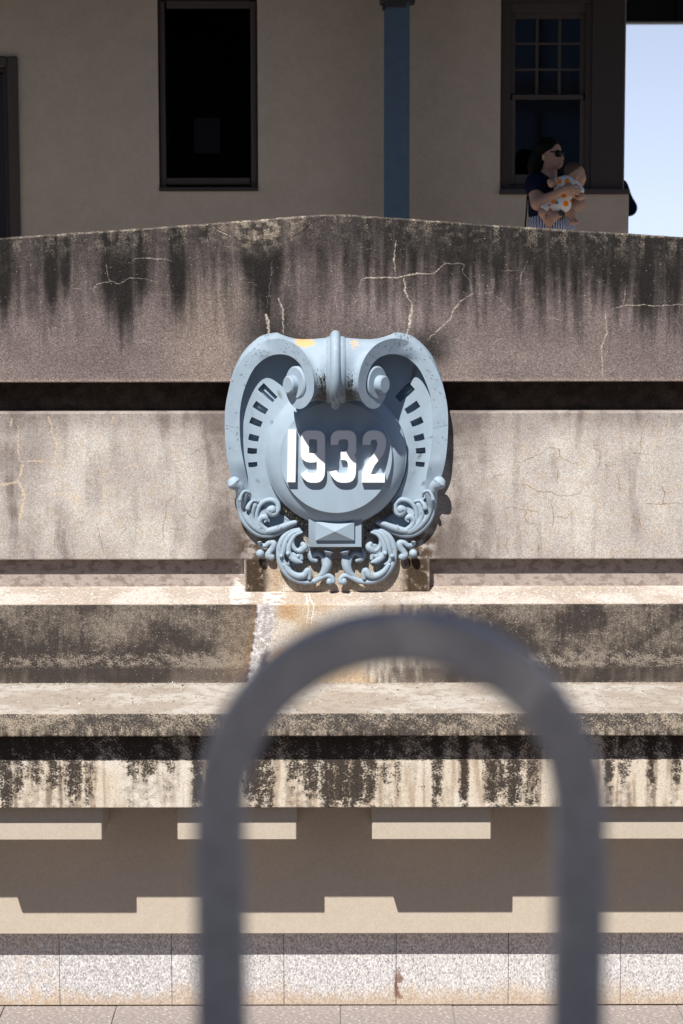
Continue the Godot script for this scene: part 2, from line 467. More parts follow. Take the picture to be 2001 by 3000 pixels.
func band_texture(vb: float) -> ImageTexture:
	# rows: bevel 0..0.32 of the texture, then the upright band down to the ledge. v runs in photograph rows 1717 .. 2000, bevel stretched
	var lines := []
	for e in [[[560, 245], [575, 330], [545, 370], [560, 420], [550, 520]], [[575, 330], [600, 420], [580, 540]], [[530, 260], [548, 300], [552, 380]]]:
		lines.append([zl(e, 2.529, 680, 1640), 3.0, 0.9, 0])
	return paint(300, 1700.0, 2000.0, 0.16, lines, func(u: float, v: float, i: int, j: int, k: float, _k2: float) -> Color:
		var big := nc(i * 0.3 + 200, j * 0.3)
		var med := nb(i * 0.9 + 30, j * 0.9)
		var fine := nb(i * 2.3, j * 1.2 + 77)
		var vert := nb(i * 1.1 + 11, j * 0.16 + 100)
		var vert2 := nb(i * 2.6 + 300, j * 0.3)
		var g := ng(i * 5, j * 3) - 0.5
		var lean := u + (v - 1770.0) * 0.17      # the rough patch leans to the left going down
		var clean := sstep(788.0, 812.0, lean + (med - 0.5) * 40.0) * (1.0 - sstep(1130.0, 1340.0, u + (vert - 0.5) * 260.0 + (v - 1770.0) * 0.4))
		var rough := sstep(756.0, 766.0, lean + (med - 0.5) * 14.0) * (1.0 - sstep(800.0, 832.0, lean + (med - 0.5) * 26.0))
		var c: Color
		if v < vb:
			c = c3(168, 155, 144).lerp(c3(188, 179, 171), sstep(0.35, 0.65, big)).lerp(c3(148, 135, 123), sstep(0.5, 0.75, med) * 0.5)
			c = c.lerp(c3(210, 206, 201), sstep(0.62, 0.7, med * 0.6 + fine * 0.45) * 0.6)
			c = c.lerp(c3(184, 160, 134), bump1(u, 900, 200) * 0.3)
			c = c.lerp(c3(240, 238, 234), (bump1(u, 700, 40) + bump1(u, 800, 44)) * sstep(0.35, 0.5, med))
			c = c.lerp(c3(110, 94, 78), sstep(vb - 6, vb, v) * 0.3 * (1.0 - clean))
		else:
			var tiny := nb(i * 4.7 + 40, j * 3.1 + 9)
			var g2 := ng((i + 160) >> 1, (j + 71) >> 1) - 0.5
			var speck := sstep(0.50, 0.74, vert2 * 0.34 + tiny * 0.40 + med * 0.28 + (big - 0.5) * 0.55 + g * 0.26 + g2 * 0.12)
			speck = maxf(speck * 0.75, sstep(0.46, 0.66, tiny * 0.45 + med * 0.55 + (big - 0.5) * 0.5 + g * 0.35 - (0.16 - 0.30 * bump1(v, 1944, 36) - 0.12 * bump1(v, 1786, 22))))
			speck *= 1.0 - sstep(1958, 1968, v + (med - 0.5) * 14.0) * (1.0 - sstep(1988, 1998, v) * 0.6)
			c = c3(66, 60, 57).lerp(c3(96, 87, 80), sstep(0.3, 0.7, big + (vert - 0.5) * 0.4)).lerp(c3(138, 128, 117), clampf(speck, 0, 1))
			c = c.lerp(c3(150, 126, 102), bump1(u, 690, 60) * 0.5 * (0.5 + g))
			var tan_ := c3(205, 181, 152).lerp(c3(196, 160, 122), bump1(lean, 850, 46) * 0.9).lerp(c3(214, 202, 188), sstep(0.4, 0.7, big))
			c = c.lerp(tan_, clean * (0.9 + 0.1 * g))
			c = c.lerp(c3(150, 108, 74), bump1(lean, 750, 16) * 0.5 * (0.6 + g))
			c = c.lerp(c3(172, 163, 160).lerp(c3(216, 213, 212), sstep(0.42, 0.66, med * 0.5 + fine * 0.5 + g * 0.2)).lerp(c3(60, 52, 48), bump1(lean, 806, 22) * sstep(1900, 1950, v) * 0.8), rough)
			if ng(i * 7 + 3, j * 3 + 11) > 0.9988:
				c = c3(232, 230, 226)
		c = c.lerp(c3(240, 238, 236), k * 0.85)
		return c * (1.0 + g * 0.34))

func ledge_texture(split: float) -> ImageTexture:
	# the top of the ledge fills the texture down to `split`, the lip the rest
	return paint(250, 0.0, 1.0, 0.5, [], func(u: float, v: float, i: int, j: int, _k: float, _k2: float) -> Color:
		var big := nc(i * 0.3 + 30, j * 0.5 + 150)
		var med := nb(i * 0.7 + 130, j * 0.9 + 60)
		var fine := nb(i * 2.1 + 5, j * 2.1)
		var vert := nb(i * 1.9 + 60, j * 0.22 + 160)
		var g := ng(i * 3 + 1, j * 7) - 0.5
		var c: Color
		if v < split:
			c = c3(156, 145, 134).lerp(c3(174, 167, 159), sstep(0.35, 0.65, big)).lerp(c3(134, 123, 112), sstep(0.52, 0.72, med) * 0.5)
			c = c.lerp(c3(212, 210, 208), sstep(0.75, 0.80, fine * 0.7 + med * 0.32))
			c = c.lerp(c3(112, 97, 82), (1.0 - sstep(0.0, 0.08, v)) * 0.6 * sstep(0.4, 0.6, fine))
			if ng(i * 7 + 3, j * 3 + 11) > 0.9985:
				c = c3(70, 58, 48)
			return c * (1.0 + g * 0.2)
		var t := (v - split) / (1.0 - split)
		var tiny := nb(i * 4.3 + 80, j * 3.7 + 19)
		var speck := sstep(0.36, 0.62, tiny * 0.5 + med * 0.4 + (big - 0.5) * 0.5 + g * 0.35 + 0.02)
		c = c3(80, 74, 70).lerp(c3(164, 151, 135), speck)
		var drip := sstep(0.44, 0.60, vert * 0.7 + tiny * 0.25 + t * 0.22 - 0.12 + g * 0.2) * sstep(0.15, 0.6, t)
		c = c.lerp(c3(46, 38, 32), drip * 0.85)
		if ng(i * 5 + 3, j * 2 + 11) > 0.9986:
			c = c3(228, 226, 222)
		return c * (1.0 + g * 0.34))

const MOULD := [[5, 30, 1.0, 0.9], [45, 30, 0.7, 0.6], [95, 40, 0.45, 0.6], [150, 36, 0.5, 0.7], [205, 40, 0.75, 0.85], [250, 30, 0.9, 0.5], [385, 40, 0.35, 0.6], [425, 40, 0.35, 0.6], [490, 30, 0.3, 0.5], [572, 22, 1.0, 0.95], [610, 30, 0.9, 0.6], [740, 44, 0.8, 0.95], [775, 40, 1.0, 0.7], [860, 36, 0.5, 0.65], [910, 36, 0.7, 0.8], [960, 36, 1.0, 0.9], [1000, 40, 1.0, 0.95], [1045, 40, 1.0, 0.95], [1085, 30, 0.9, 0.8], [1130, 30, 0.5, 0.5], [1165, 20, 0.9, 0.4], [1285, 20, 0.8, 0.8], [1275, 14, 1.0, 0.6], [1362, 18, 1.0, 0.95], [1445, 30, 1.0, 0.85], [1475, 30, 0.8, 0.7], [1510, 34, 1.0, 0.9], [1560, 40, 1.0, 0.6], [1790, 22, 0.5, 0.8], [1835, 26, 0.4, 0.6], [1915, 16, 0.5, 0.8], [1990, 22, 0.5, 0.7], [2060, 40, 0.8, 0.8], [2150, 40, 0.6, 0.7], [-60, 40, 0.8, 0.8], [-140, 40, 0.6, 0.7]]

func fascia_texture(z: float) -> ImageTexture:
	var s := plane_scale(z)
	var amp := PackedFloat32Array(); amp.resize(TEXW)
	var run := PackedFloat32Array(); run.resize(TEXW)
	for i in TEXW:
		var u := col_u(i, s)
		var a := 0.0
		var l := 0.0
		for r in MOULD:
			var k: float = bump1(u, r[0], r[1] * 1.3) * r[3]
			a = maxf(a, k)
			l = maxf(l, r[2] * minf(1.0, k * 2.0))
		amp[i] = a
		run[i] = l
	return paint(190, 2150.0, 2367.0, z, [], func(u: float, v: float, i: int, j: int, _k: float, _k2: float) -> Color:
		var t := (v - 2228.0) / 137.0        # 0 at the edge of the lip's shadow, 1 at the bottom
		var big := nc(i * 0.35 + 300, j * 0.2 + 50)
		var med := nb(i * 1.0 + 230, j * 0.8 + 160)
		var fine := nb(i * 2.2 + 9, j * 1.7 + 3)
		var vert := nb(i * 1.0 + 160, j * 0.07 + 260)
		var vert2 := nb(i * 2.1 + 60, j * 0.25 + 20)
		var tiny := nb(i * 4.1 + 20, j * 3.3 + 59)
		var g := ng(i * 3 + 31, j * 5) - 0.5
		var c := c3(206, 194, 178).lerp(c3(190, 172, 152), sstep(0.4, 0.7, vert)).lerp(c3(218, 211, 201), sstep(0.5, 0.7, big) * 0.6)
		c = c.lerp(c3(120, 110, 102), sstep(0.52, 0.75, vert) * (0.5 if u < 260 or u > 1500 else 0.18) * (0.5 + med))
		var m: float
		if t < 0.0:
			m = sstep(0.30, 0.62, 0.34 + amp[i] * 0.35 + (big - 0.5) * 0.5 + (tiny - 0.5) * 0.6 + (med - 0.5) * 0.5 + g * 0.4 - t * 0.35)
		else:
			var reach: float = run[i] * (0.7 + 0.6 * med)
			m = amp[i] * (1.0 - sstep(reach * 0.7, reach * 1.15 + 0.02, t)) * 1.1 + amp[i] * 0.42
			m = sstep(0.40, 0.66, m * 0.58 + (tiny - 0.5) * 0.8 + (med - 0.5) * 0.6 + (vert2 - 0.5) * 0.4 + g * 0.42 + 0.04)
			m = maxf(m, amp[i] * 0.28 * sstep(0.3, 0.6, med))
			m = maxf(m, sstep(0.93, 1.0, t) * sstep(0.45, 0.6, fine) * 0.6)
		c = c.lerp(c3(43, 38, 35).lerp(c3(66, 58, 52), med), clampf(m, 0, 0.93))
		return c * (1.0 + g * 0.24))

func plain_texture(base: Color, other: Color, grain: float, seed_: int, size := 256) -> ImageTexture:
	var out := PackedByteArray()
	out.resize(size * size * 3)
	for j in size:
		for i in size:
			var c := base.lerp(other, clampf(nz_c[((j * 2 + seed_ * 37) & 511) << 9 | (i * 2 + seed_ * 91) & 511] * 1.6 - 0.3, 0, 1))
			c = c * (1.0 + (ng(i + seed_ * 5, j) - 0.5) * grain + (nb(i * 2, j * 2 + seed_ * 9) - 0.5) * 0.035)
			var id := (j * size + i) * 3
			out[id] = clampi(int(c.r), 0, 255); out[id + 1] = clampi(int(c.g), 0, 255); out[id + 2] = clampi(int(c.b), 0, 255)
	return to_tex(out, size, size)

func tri_mat(t: Texture2D, metres: float, rough := 0.95, relief := 0.15) -> StandardMaterial3D:
	var m := tex_mat(t, rough, relief)
	m.uv1_triplanar = true
	m.uv1_world_triplanar = true
	m.uv1_triplanar_sharpness = 8.0
	m.uv1_scale = Vector3.ONE / metres
	return m

func granite_texture() -> ImageTexture:
	return paint(96, 2735.0, 2945.0, 0.08, [], func(u: float, v: float, i: int, j: int, _k: float, _k2: float) -> Color:
		var g := ng(i, j * 3 + 17)
		var g2 := ng((i + 200) >> 1, (j + 11) >> 1)
		var fine := nb(i * 3.1, j * 3.1)
		var med := nb(i * 0.8 + 40, j * 0.8)
		var slab := floorf((u - 155.0) / 336.0)
		var tint := fposmod(sin(slab * 12.7) * 43.1, 1.0)
		var c := c3(192, 190, 192).lerp(c3(203, 200, 200), tint)
		c = c.lerp(c3(228, 224, 222), sstep(0.5, 0.9, g2))
		c = c.lerp(c3(112, 107, 108), sstep(0.70, 0.9, g * 0.75 + fine * 0.30) * 0.8)
		c = c.lerp(c3(120, 110, 108), sstep(0.8, 1.0, g2) * 0.0 + sstep(0.82, 0.95, 1.0 - g2) * 0.45)
		var local := fposmod(u - 155.0, 336.0)
		var rust := sstep(2900.0 - 26.0 * tint - 20.0 * bump1(local, 0, 90) - 24.0 * bump1(local, 336, 60), 2948.0, v + (med - 0.5) * 34.0)
		c = c.lerp(c3(176, 148, 118), clampf(rust * (0.7 + (g - 0.5) * 0.8), 0, 0.6))
		c = c.lerp(c3(206, 182, 160), bump1(u, 60, 130) * 0.3 * sstep(0.4, 0.7, med))
		var iron := bump1(u, 1172, 22) * (bump1(v, 2745, 28) + bump1(v, 2890, 50)) * sstep(0.42, 0.55, med)
		return c.lerp(c3(92, 52, 40), clampf(iron * 1.1, 0, 0.55)))

func paving_texture() -> ImageTexture:
	var size := 512
	var out := PackedByteArray()
	out.resize(size * size * 3)
	for j in size:
		for i in size:
			var med := nb(i * 0.9 + 77, j * 0.9)
			var fine := nb(i * 2.0, j * 2.0 + 40)
			var c := c3(140, 130, 127).lerp(c3(154, 145, 141), sstep(0.3, 0.7, med)) * (1.0 + (ng(i, j) - 0.5) * 0.14)
			c = c.lerp(c3(232, 230, 228), sstep(0.80, 0.84, nb(i * 1.1, j * 1.9 + 40) * 0.7 + med * 0.42))
			var id := (j * size + i) * 3
			out[id] = clampi(int(c.r), 0, 255); out[id + 1] = clampi(int(c.g), 0, 255); out[id + 2] = clampi(int(c.b), 0, 255)
	return to_tex(out, size, size)

# ------------------------------------------------------------------ swept shapes for the ornament

func smooth_pts(pts: Array, n: int) -> Array:
	# Catmull-Rom through Vector4 (x, y, z, radius)
	var out := []
	for i in range(pts.size() - 1):
		var a: Vector4 = pts[maxi(0, i - 1)]
		var b: Vector4 = pts[i]
		var c: Vector4 = pts[i + 1]
		var d: Vector4 = pts[mini(pts.size() - 1, i + 2)]
		for k in n:
			var t := float(k) / n
			out.append(0.5 * ((2.0 * b) + (c - a) * t + (2.0 * a - 5.0 * b + 4.0 * c - d) * t * t + (3.0 * b - a - 3.0 * c + d) * t * t * t))
	out.append(pts[pts.size() - 1])
	return out

func paint_at(p: Vector3) -> Color:
	# weathered pale blue-grey paint, linear
	var a := n3.get_noise_3dv(p * 9.0)
	var b := n3.get_noise_3dv(p * 70.0 + Vector3(5, 9, 2))
	var c := Color(0.315, 0.395, 0.475) * (1.0 + a * 0.10 + b * 0.05)
	var d := n3.get_noise_3dv(p * 24.0 + Vector3(50, 0, 7))
	var e := n3.get_noise_3dv(p * 110.0 + Vector3(9, 1, 4))
	var f := n3.get_noise_3dv(p * 14.0 + Vector3(1, 20, 4))
	if e + f * 0.7 > 0.62 and p.z < 0.18:        # specks of dirt and chipped paint
		c = c.lerp(Color(0.07, 0.062, 0.055), clampf((e + f * 0.7 - 0.62) * 6.0, 0, 0.8))
	if d > 0.42:
		c = c.lerp(Color(0.44, 0.48, 0.52), clampf((d - 0.42) * 3.0, 0, 0.6))
	return c

func put(st: SurfaceTool, p: Vector3, col := Color(0, 0, 0, 0)) -> void:
	st.set_color(paint_at(p) if col.a == 0.0 else col)
	st.add_vertex(p)

func cquad(st: SurfaceTool, a: Vector3, b: Vector3, c: Vector3, d: Vector3) -> void:
	put(st, a); put(st, b); put(st, c)
	put(st, a); put(st, c); put(st, d)

func grid(st: SurfaceTool, rows: Array, flip: bool, colfn = null) -> void:
	sg += 1
	st.set_smooth_group(sg)
	for i in range(rows.size() - 1):
		for j in range(rows[i].size() - 1):
			var q: Array = [rows[i][j], rows[i][j + 1], rows[i + 1][j + 1], rows[i + 1][j]]
			for k in ([0, 2, 1, 0, 3, 2] if flip else [0, 1, 2, 0, 2, 3]):
				put(st, q[k], colfn.call(q[k]) if colfn != null else Color(0, 0, 0, 0))

func tube(st: SurfaceTool, pts: Array, mir: float, xc: float, squash := 0.85, sides := 10) -> void:
	var sp := smooth_pts(pts, 5)
	var rows := []
	for i in sp.size():
		var p := Vector3(sp[i].x, sp[i].y, sp[i].z)
		var a: Vector4 = sp[maxi(0, i - 1)]
		var b: Vector4 = sp[mini(sp.size() - 1, i + 1)]
		var t := Vector3(b.x - a.x, b.y - a.y, b.z - a.z).normalized()
		var side := t.cross(Vector3.BACK).normalized()
		var r: float = maxf(0.002, sp[i].w)
		var ring := []
		for k in sides + 1:
			var an := TAU * k / sides
			var q := p + side * cos(an) * r + Vector3.BACK * sin(an) * r * squash
			ring.append(Vector3(xc + (q.x - xc) * mir, q.y, q.z))
		if i == 0 or i == sp.size() - 1:     # rounded end
			var dir := -t if i == 0 else t
			var caps := []
			for c in [0.99, 0.8, 0.45]:
				var cr := []
				for k in sides + 1:
					var an := TAU * k / sides
					var s: float = sqrt(1.0 - c * c)
					var q: Vector3 = p + dir * r * c * 0.9 + side * cos(an) * r * s + Vector3.BACK * sin(an) * r * squash * s
					cr.append(Vector3(xc + (q.x - xc) * mir, q.y, q.z))
				caps.append(cr)
			if i == 0:
				rows.append_array(caps)
				rows.append(ring)
			else:
				caps.reverse()
				rows.append(ring)
				rows.append_array(caps)
		else:
			rows.append(ring)
	grid(st, rows, mir < 0)

func ball(st: SurfaceTool, c: Vector3, r: float, mir: float, xc: float) -> void:
	var rows := []
	for i in 11:
		var th := PI * i / 10.0
		var ring := []
		for k in 17:
			var an := TAU * k / 16.0
			var q := c + Vector3(sin(th) * cos(an), cos(th), sin(th) * sin(an)) * r
			ring.append(Vector3(xc + (q.x - xc) * mir, q.y, q.z))
		rows.append(ring)
	grid(st, rows, mir < 0)

func slab_poly(st: SurfaceTool, poly: PackedVector2Array, z0: float, z1: float, e := 0.004) -> void:
	# extruded polygon with a chamfered front edge
	if Geometry2D.is_polygon_clockwise(poly):
		poly.reverse()
	var inner := poly
	var off := Geometry2D.offset_polygon(poly, -maxf(e, 0.0001), Geometry2D.JOIN_MITER)
	var ok: bool = e > 0.0 and off.size() == 1 and off[0].size() == poly.size()
	st.set_smooth_group(-1)
	if not ok:
		var ids := Geometry2D.triangulate_polygon(poly)
		for i in ids:
			put(st, Vector3(poly[i].x, poly[i].y, z1))
	else:
		# match the start of the shrunk outline to the outline
		inner = off[0]
		var best := 0
		for i in inner.size():
			if inner[i].distance_squared_to(poly[0]) < inner[best].distance_squared_to(poly[0]):
				best = i
		inner = inner.slice(best) + inner.slice(0, best)
		var ids := Geometry2D.triangulate_polygon(inner)
		for i in ids:
			put(st, Vector3(inner[i].x, inner[i].y, z1))
	var zs := z1 - e if ok else z1
	for i in poly.size():
		var a := poly[i]
		var b := poly[(i + 1) % poly.size()]
		cquad(st, Vector3(a.x, a.y, z0), Vector3(b.x, b.y, z0), Vector3(b.x, b.y, zs), Vector3(a.x, a.y, zs))
		if ok:
			var c := inner[i]
			var d := inner[(i + 1) % inner.size()]
			cquad(st, Vector3(a.x, a.y, zs), Vector3(b.x, b.y, zs), Vector3(d.x, d.y, z1), Vector3(c.x, c.y, z1))

# ------------------------------------------------------------------ bodies: tapered bones joined into one skin

func skin(bones: Array, cell: float, k: float, colour: Callable) -> ArrayMesh:
	var lo := Vector3.INF
	var hi := -Vector3.INF
	for b in bones:
		for e in [[b[0], b[1]], [b[2], b[3]]]:
			var r: float = e[1] + cell * 3.0 + 0.5 / k
			lo = lo.min(e[0] - Vector3.ONE * r)
			hi = hi.max(e[0] + Vector3.ONE * r)
	var nx := int((hi.x - lo.x) / cell) + 2
	var ny := int((hi.y - lo.y) / cell) + 2
	var nzz := int((hi.z - lo.z) / cell) + 2
	var f := PackedFloat32Array()
	f.resize(nx * ny * nzz)
	for b in bones:
		var a: Vector3 = b[0]
		var ra: float = b[1]
		var c: Vector3 = b[2]
		var rb: float = b[3]
		var m := maxf(ra, rb) + 4.0 / k
		var p0 := ((a.min(c) - Vector3.ONE * m - lo) / cell).floor().max(Vector3.ZERO)
		var p1 := ((a.max(c) + Vector3.ONE * m - lo) / cell).ceil()
		var ac := c - a
		var l2 := maxf(ac.length_squared(), 1e-9)
		for z in range(int(p0.z), mini(nzz, int(p1.z) + 1)):
			for y in range(int(p0.y), mini(ny, int(p1.y) + 1)):
				var id := (z * ny + y) * nx
				for x in range(int(p0.x), mini(nx, int(p1.x) + 1)):
					var p := lo + Vector3(x, y, z) * cell
					var t := clampf((p - a).dot(ac) / l2, 0.0, 1.0)
					var d := (p - a - ac * t).length() - lerpf(ra, rb, t)
					if d < 4.0 / k:
						f[id + x] += exp(-k * maxf(d, -12.0 / k))
	var where := {}
	var verts := PackedVector3Array()
	var norms := PackedVector3Array()
	var cols := PackedColorArray()
	var idx := PackedInt32Array()
	var sx := 1
	var sy := nx
	var sz := nx * ny
	var corner := [0, sx, sy, sx + sy, sz, sz + sx, sz + sy, sz + sx + sy]
	var cp := [Vector3(0, 0, 0), Vector3(1, 0, 0), Vector3(0, 1, 0), Vector3(1, 1, 0), Vector3(0, 0, 1), Vector3(1, 0, 1), Vector3(0, 1, 1), Vector3(1, 1, 1)]
	var edges := [[0, 1], [2, 3], [4, 5], [6, 7], [0, 2], [1, 3], [4, 6], [5, 7], [0, 4], [1, 5], [2, 6], [3, 7]]
	for z in nzz - 1:
		for y in ny - 1:
			for x in nx - 1:
				var id := (z * ny + y) * nx + x
				var inside := 0
				for q in corner:
					if f[id + q] > 1.0:
						inside += 1
				if inside == 0 or inside == 8:
					continue
				var sum := Vector3.ZERO
				var n := 0
				for e in edges:
					var va: float = f[id + corner[e[0]]]
					var vb: float = f[id + corner[e[1]]]
					if (va > 1.0) != (vb > 1.0):
						var da := -log(maxf(va, 1e-6)) / k
						var db := -log(maxf(vb, 1e-6)) / k
						sum += cp[e[0]].lerp(cp[e[1]], clampf(da / (da - db), 0, 1))
						n += 1
				var p := lo + (Vector3(x, y, z) + sum / n) * cell
				var g := Vector3.ZERO
				for q in 8:
					g -= (cp[q] * 2.0 - Vector3.ONE) * log(maxf(f[id + corner[q]], 1e-6))
				where[id] = verts.size()
				verts.append(p)
				norms.append(g.normalized())
				cols.append(colour.call(p, g.normalized()))
	for id in where:
		var z: int = id / sz
		var y: int = (id / nx) % ny
		var x: int = id % nx
		if y > 0 and z > 0 and (f[id] > 1.0) != (f[id + sx] > 1.0):
			quad_ids(idx, where, id, id - sy, id - sy - sz, id - sz, f[id] > 1.0)
		if x > 0 and z > 0 and (f[id] > 1.0) != (f[id + sy] > 1.0):
			quad_ids(idx, where, id, id - sz, id - sx - sz, id - sx, f[id] > 1.0)
		if x > 0 and y > 0 and (f[id] > 1.0) != (f[id + sz] > 1.0):
			quad_ids(idx, where, id, id - sx, id - sx - sy, id - sy, f[id] > 1.0)
	var arr := []
	arr.resize(Mesh.ARRAY_MAX)
	arr[Mesh.ARRAY_VERTEX] = verts
	arr[Mesh.ARRAY_NORMAL] = norms
	arr[Mesh.ARRAY_COLOR] = cols
	arr[Mesh.ARRAY_INDEX] = idx
	var am := ArrayMesh.new()
	am.add_surface_from_arrays(Mesh.PRIMITIVE_TRIANGLES, arr)
	return am

func quad_ids(idx: PackedInt32Array, where: Dictionary, a: int, b: int, c: int, d: int, flip: bool) -> void:
	if not (where.has(a) and where.has(b) and where.has(c) and where.has(d)):
		return
	var q := [where[a], where[b], where[c], where[d]]
	for i in ([0, 2, 1, 0, 3, 2] if flip else [0, 1, 2, 0, 2, 3]):
		idx.append(q[i])

# ------------------------------------------------------------------ the scene

func _ready() -> void:
	rng.seed = 1932
	n3.seed = 7
	n3.frequency = 1.0
	n3.fractal_octaves = 3
	# --- camera
	var pitch := atan((1500.0 - HORIZON) / FPX)
	cam_basis = Basis(Vector3.RIGHT, -pitch) * Basis(Vector3.BACK, deg_to_rad(-0.09))
	cam_pos.y = -py(2945.0, -0.055)
	var cam := Camera3D.new()
	cam.name = "camera"
	var lens := CameraAttributesPhysical.new()
	lens.frustum_focal_length = 76.8
	lens.exposure_aperture = 2.0
	lens.frustum_focus_distance = CAMZ + 0.05
	cam.attributes = lens
	add_child(cam)
	cam.transform = Transform3D(cam_basis, cam_pos)
	cam.fov = rad_to_deg(2.0 * atan(1500.0 / FPX))
	cam.near = 0.1
	cam.far = 900.0
	cam.current = true
	# --- sky, sun, exposure
	var env := Environment.new()
	env.background_mode = Environment.BG_SKY
	var sky := ProceduralSkyMaterial.new()
	sky.sky_top_color = lin(0.03, 0.065, 0.16)
	sky.sky_horizon_color = lin(0.60, 0.70, 0.90)
	sky.sky_curve = 0.17
	sky.ground_bottom_color = lin(0.16, 0.15, 0.14)
	sky.ground_horizon_color = lin(0.45, 0.52, 0.66)
	sky.sun_angle_max = 8.0
	env.sky = Sky.new()
	env.sky.sky_material = sky
	env.tonemap_mode = Environment.TONE_MAPPER_LINEAR
	env.tonemap_exposure = 1.34
	env.sdfgi_enabled = true
	env.ssao_enabled = true
	env.ssil_enabled = true
	var we := WorldEnvironment.new()
	we.name = "environment"
	we.environment = env
	add_child(we)
	var sun := DirectionalLight3D.new()
	sun.name = "sun"
	sun.light_energy = 1.6
	sun.light_color = Color(1.0, 0.985, 0.955)
	sun.light_angular_distance = 0.55
	sun.shadow_enabled = true
	add_child(sun)
	sun.look_at_from_position(Vector3(-SUN_SIDE, SUN_DROP, 1.0) * 20.0, Vector3.ZERO)
	# --- noise
	nz_b = bank(0.055, 4, 3)
	nz_c = bank(0.018, 4, 8)
	nz_g.resize(512 * 512)
	for i in nz_g.size():
		nz_g[i] = rng.randf()
	print("noise ", Time.get_ticks_msec())
	ground_and_street()
	wall()
	print("wall ", Time.get_ticks_msec())
	station()
	print("station ", Time.get_ticks_msec())
	cartouche()
	print("cartouche ", Time.get_ticks_msec())
	people()
	print("people ", Time.get_ticks_msec())
	hoop()
	trees()
	across()
	litter()
	print("end ", Time.get_ticks_msec())

func ground_and_street() -> void:
	var g := PlaneMesh.new()
	g.size = Vector2(700, 700)
	var o := struct("ground", g, tri_mat(plain_texture(c3(112, 104, 92), c3(128, 120, 106), 0.2, 4), 3.0))
	o.position = Vector3(0, -0.16, 0)
	var road := tri_mat(plain_texture(c3(70, 70, 72), c3(82, 81, 82), 0.4, 2), 1.6)
	struct("road", box_mesh(Vector3(-40, -0.5, 2.95), Vector3(40, -0.13, 10.4), 0.002), road)
	# the terrace across the street on which the photographer stands
	var ty := cam_pos.y - 1.45
	struct("terrace", box_mesh(Vector3(-40, -0.5, 10.45), Vector3(40, ty, 60), 0.02), tri_mat(plain_texture(c3(140, 132, 124), c3(158, 150, 140), 0.2, 6), 1.5))

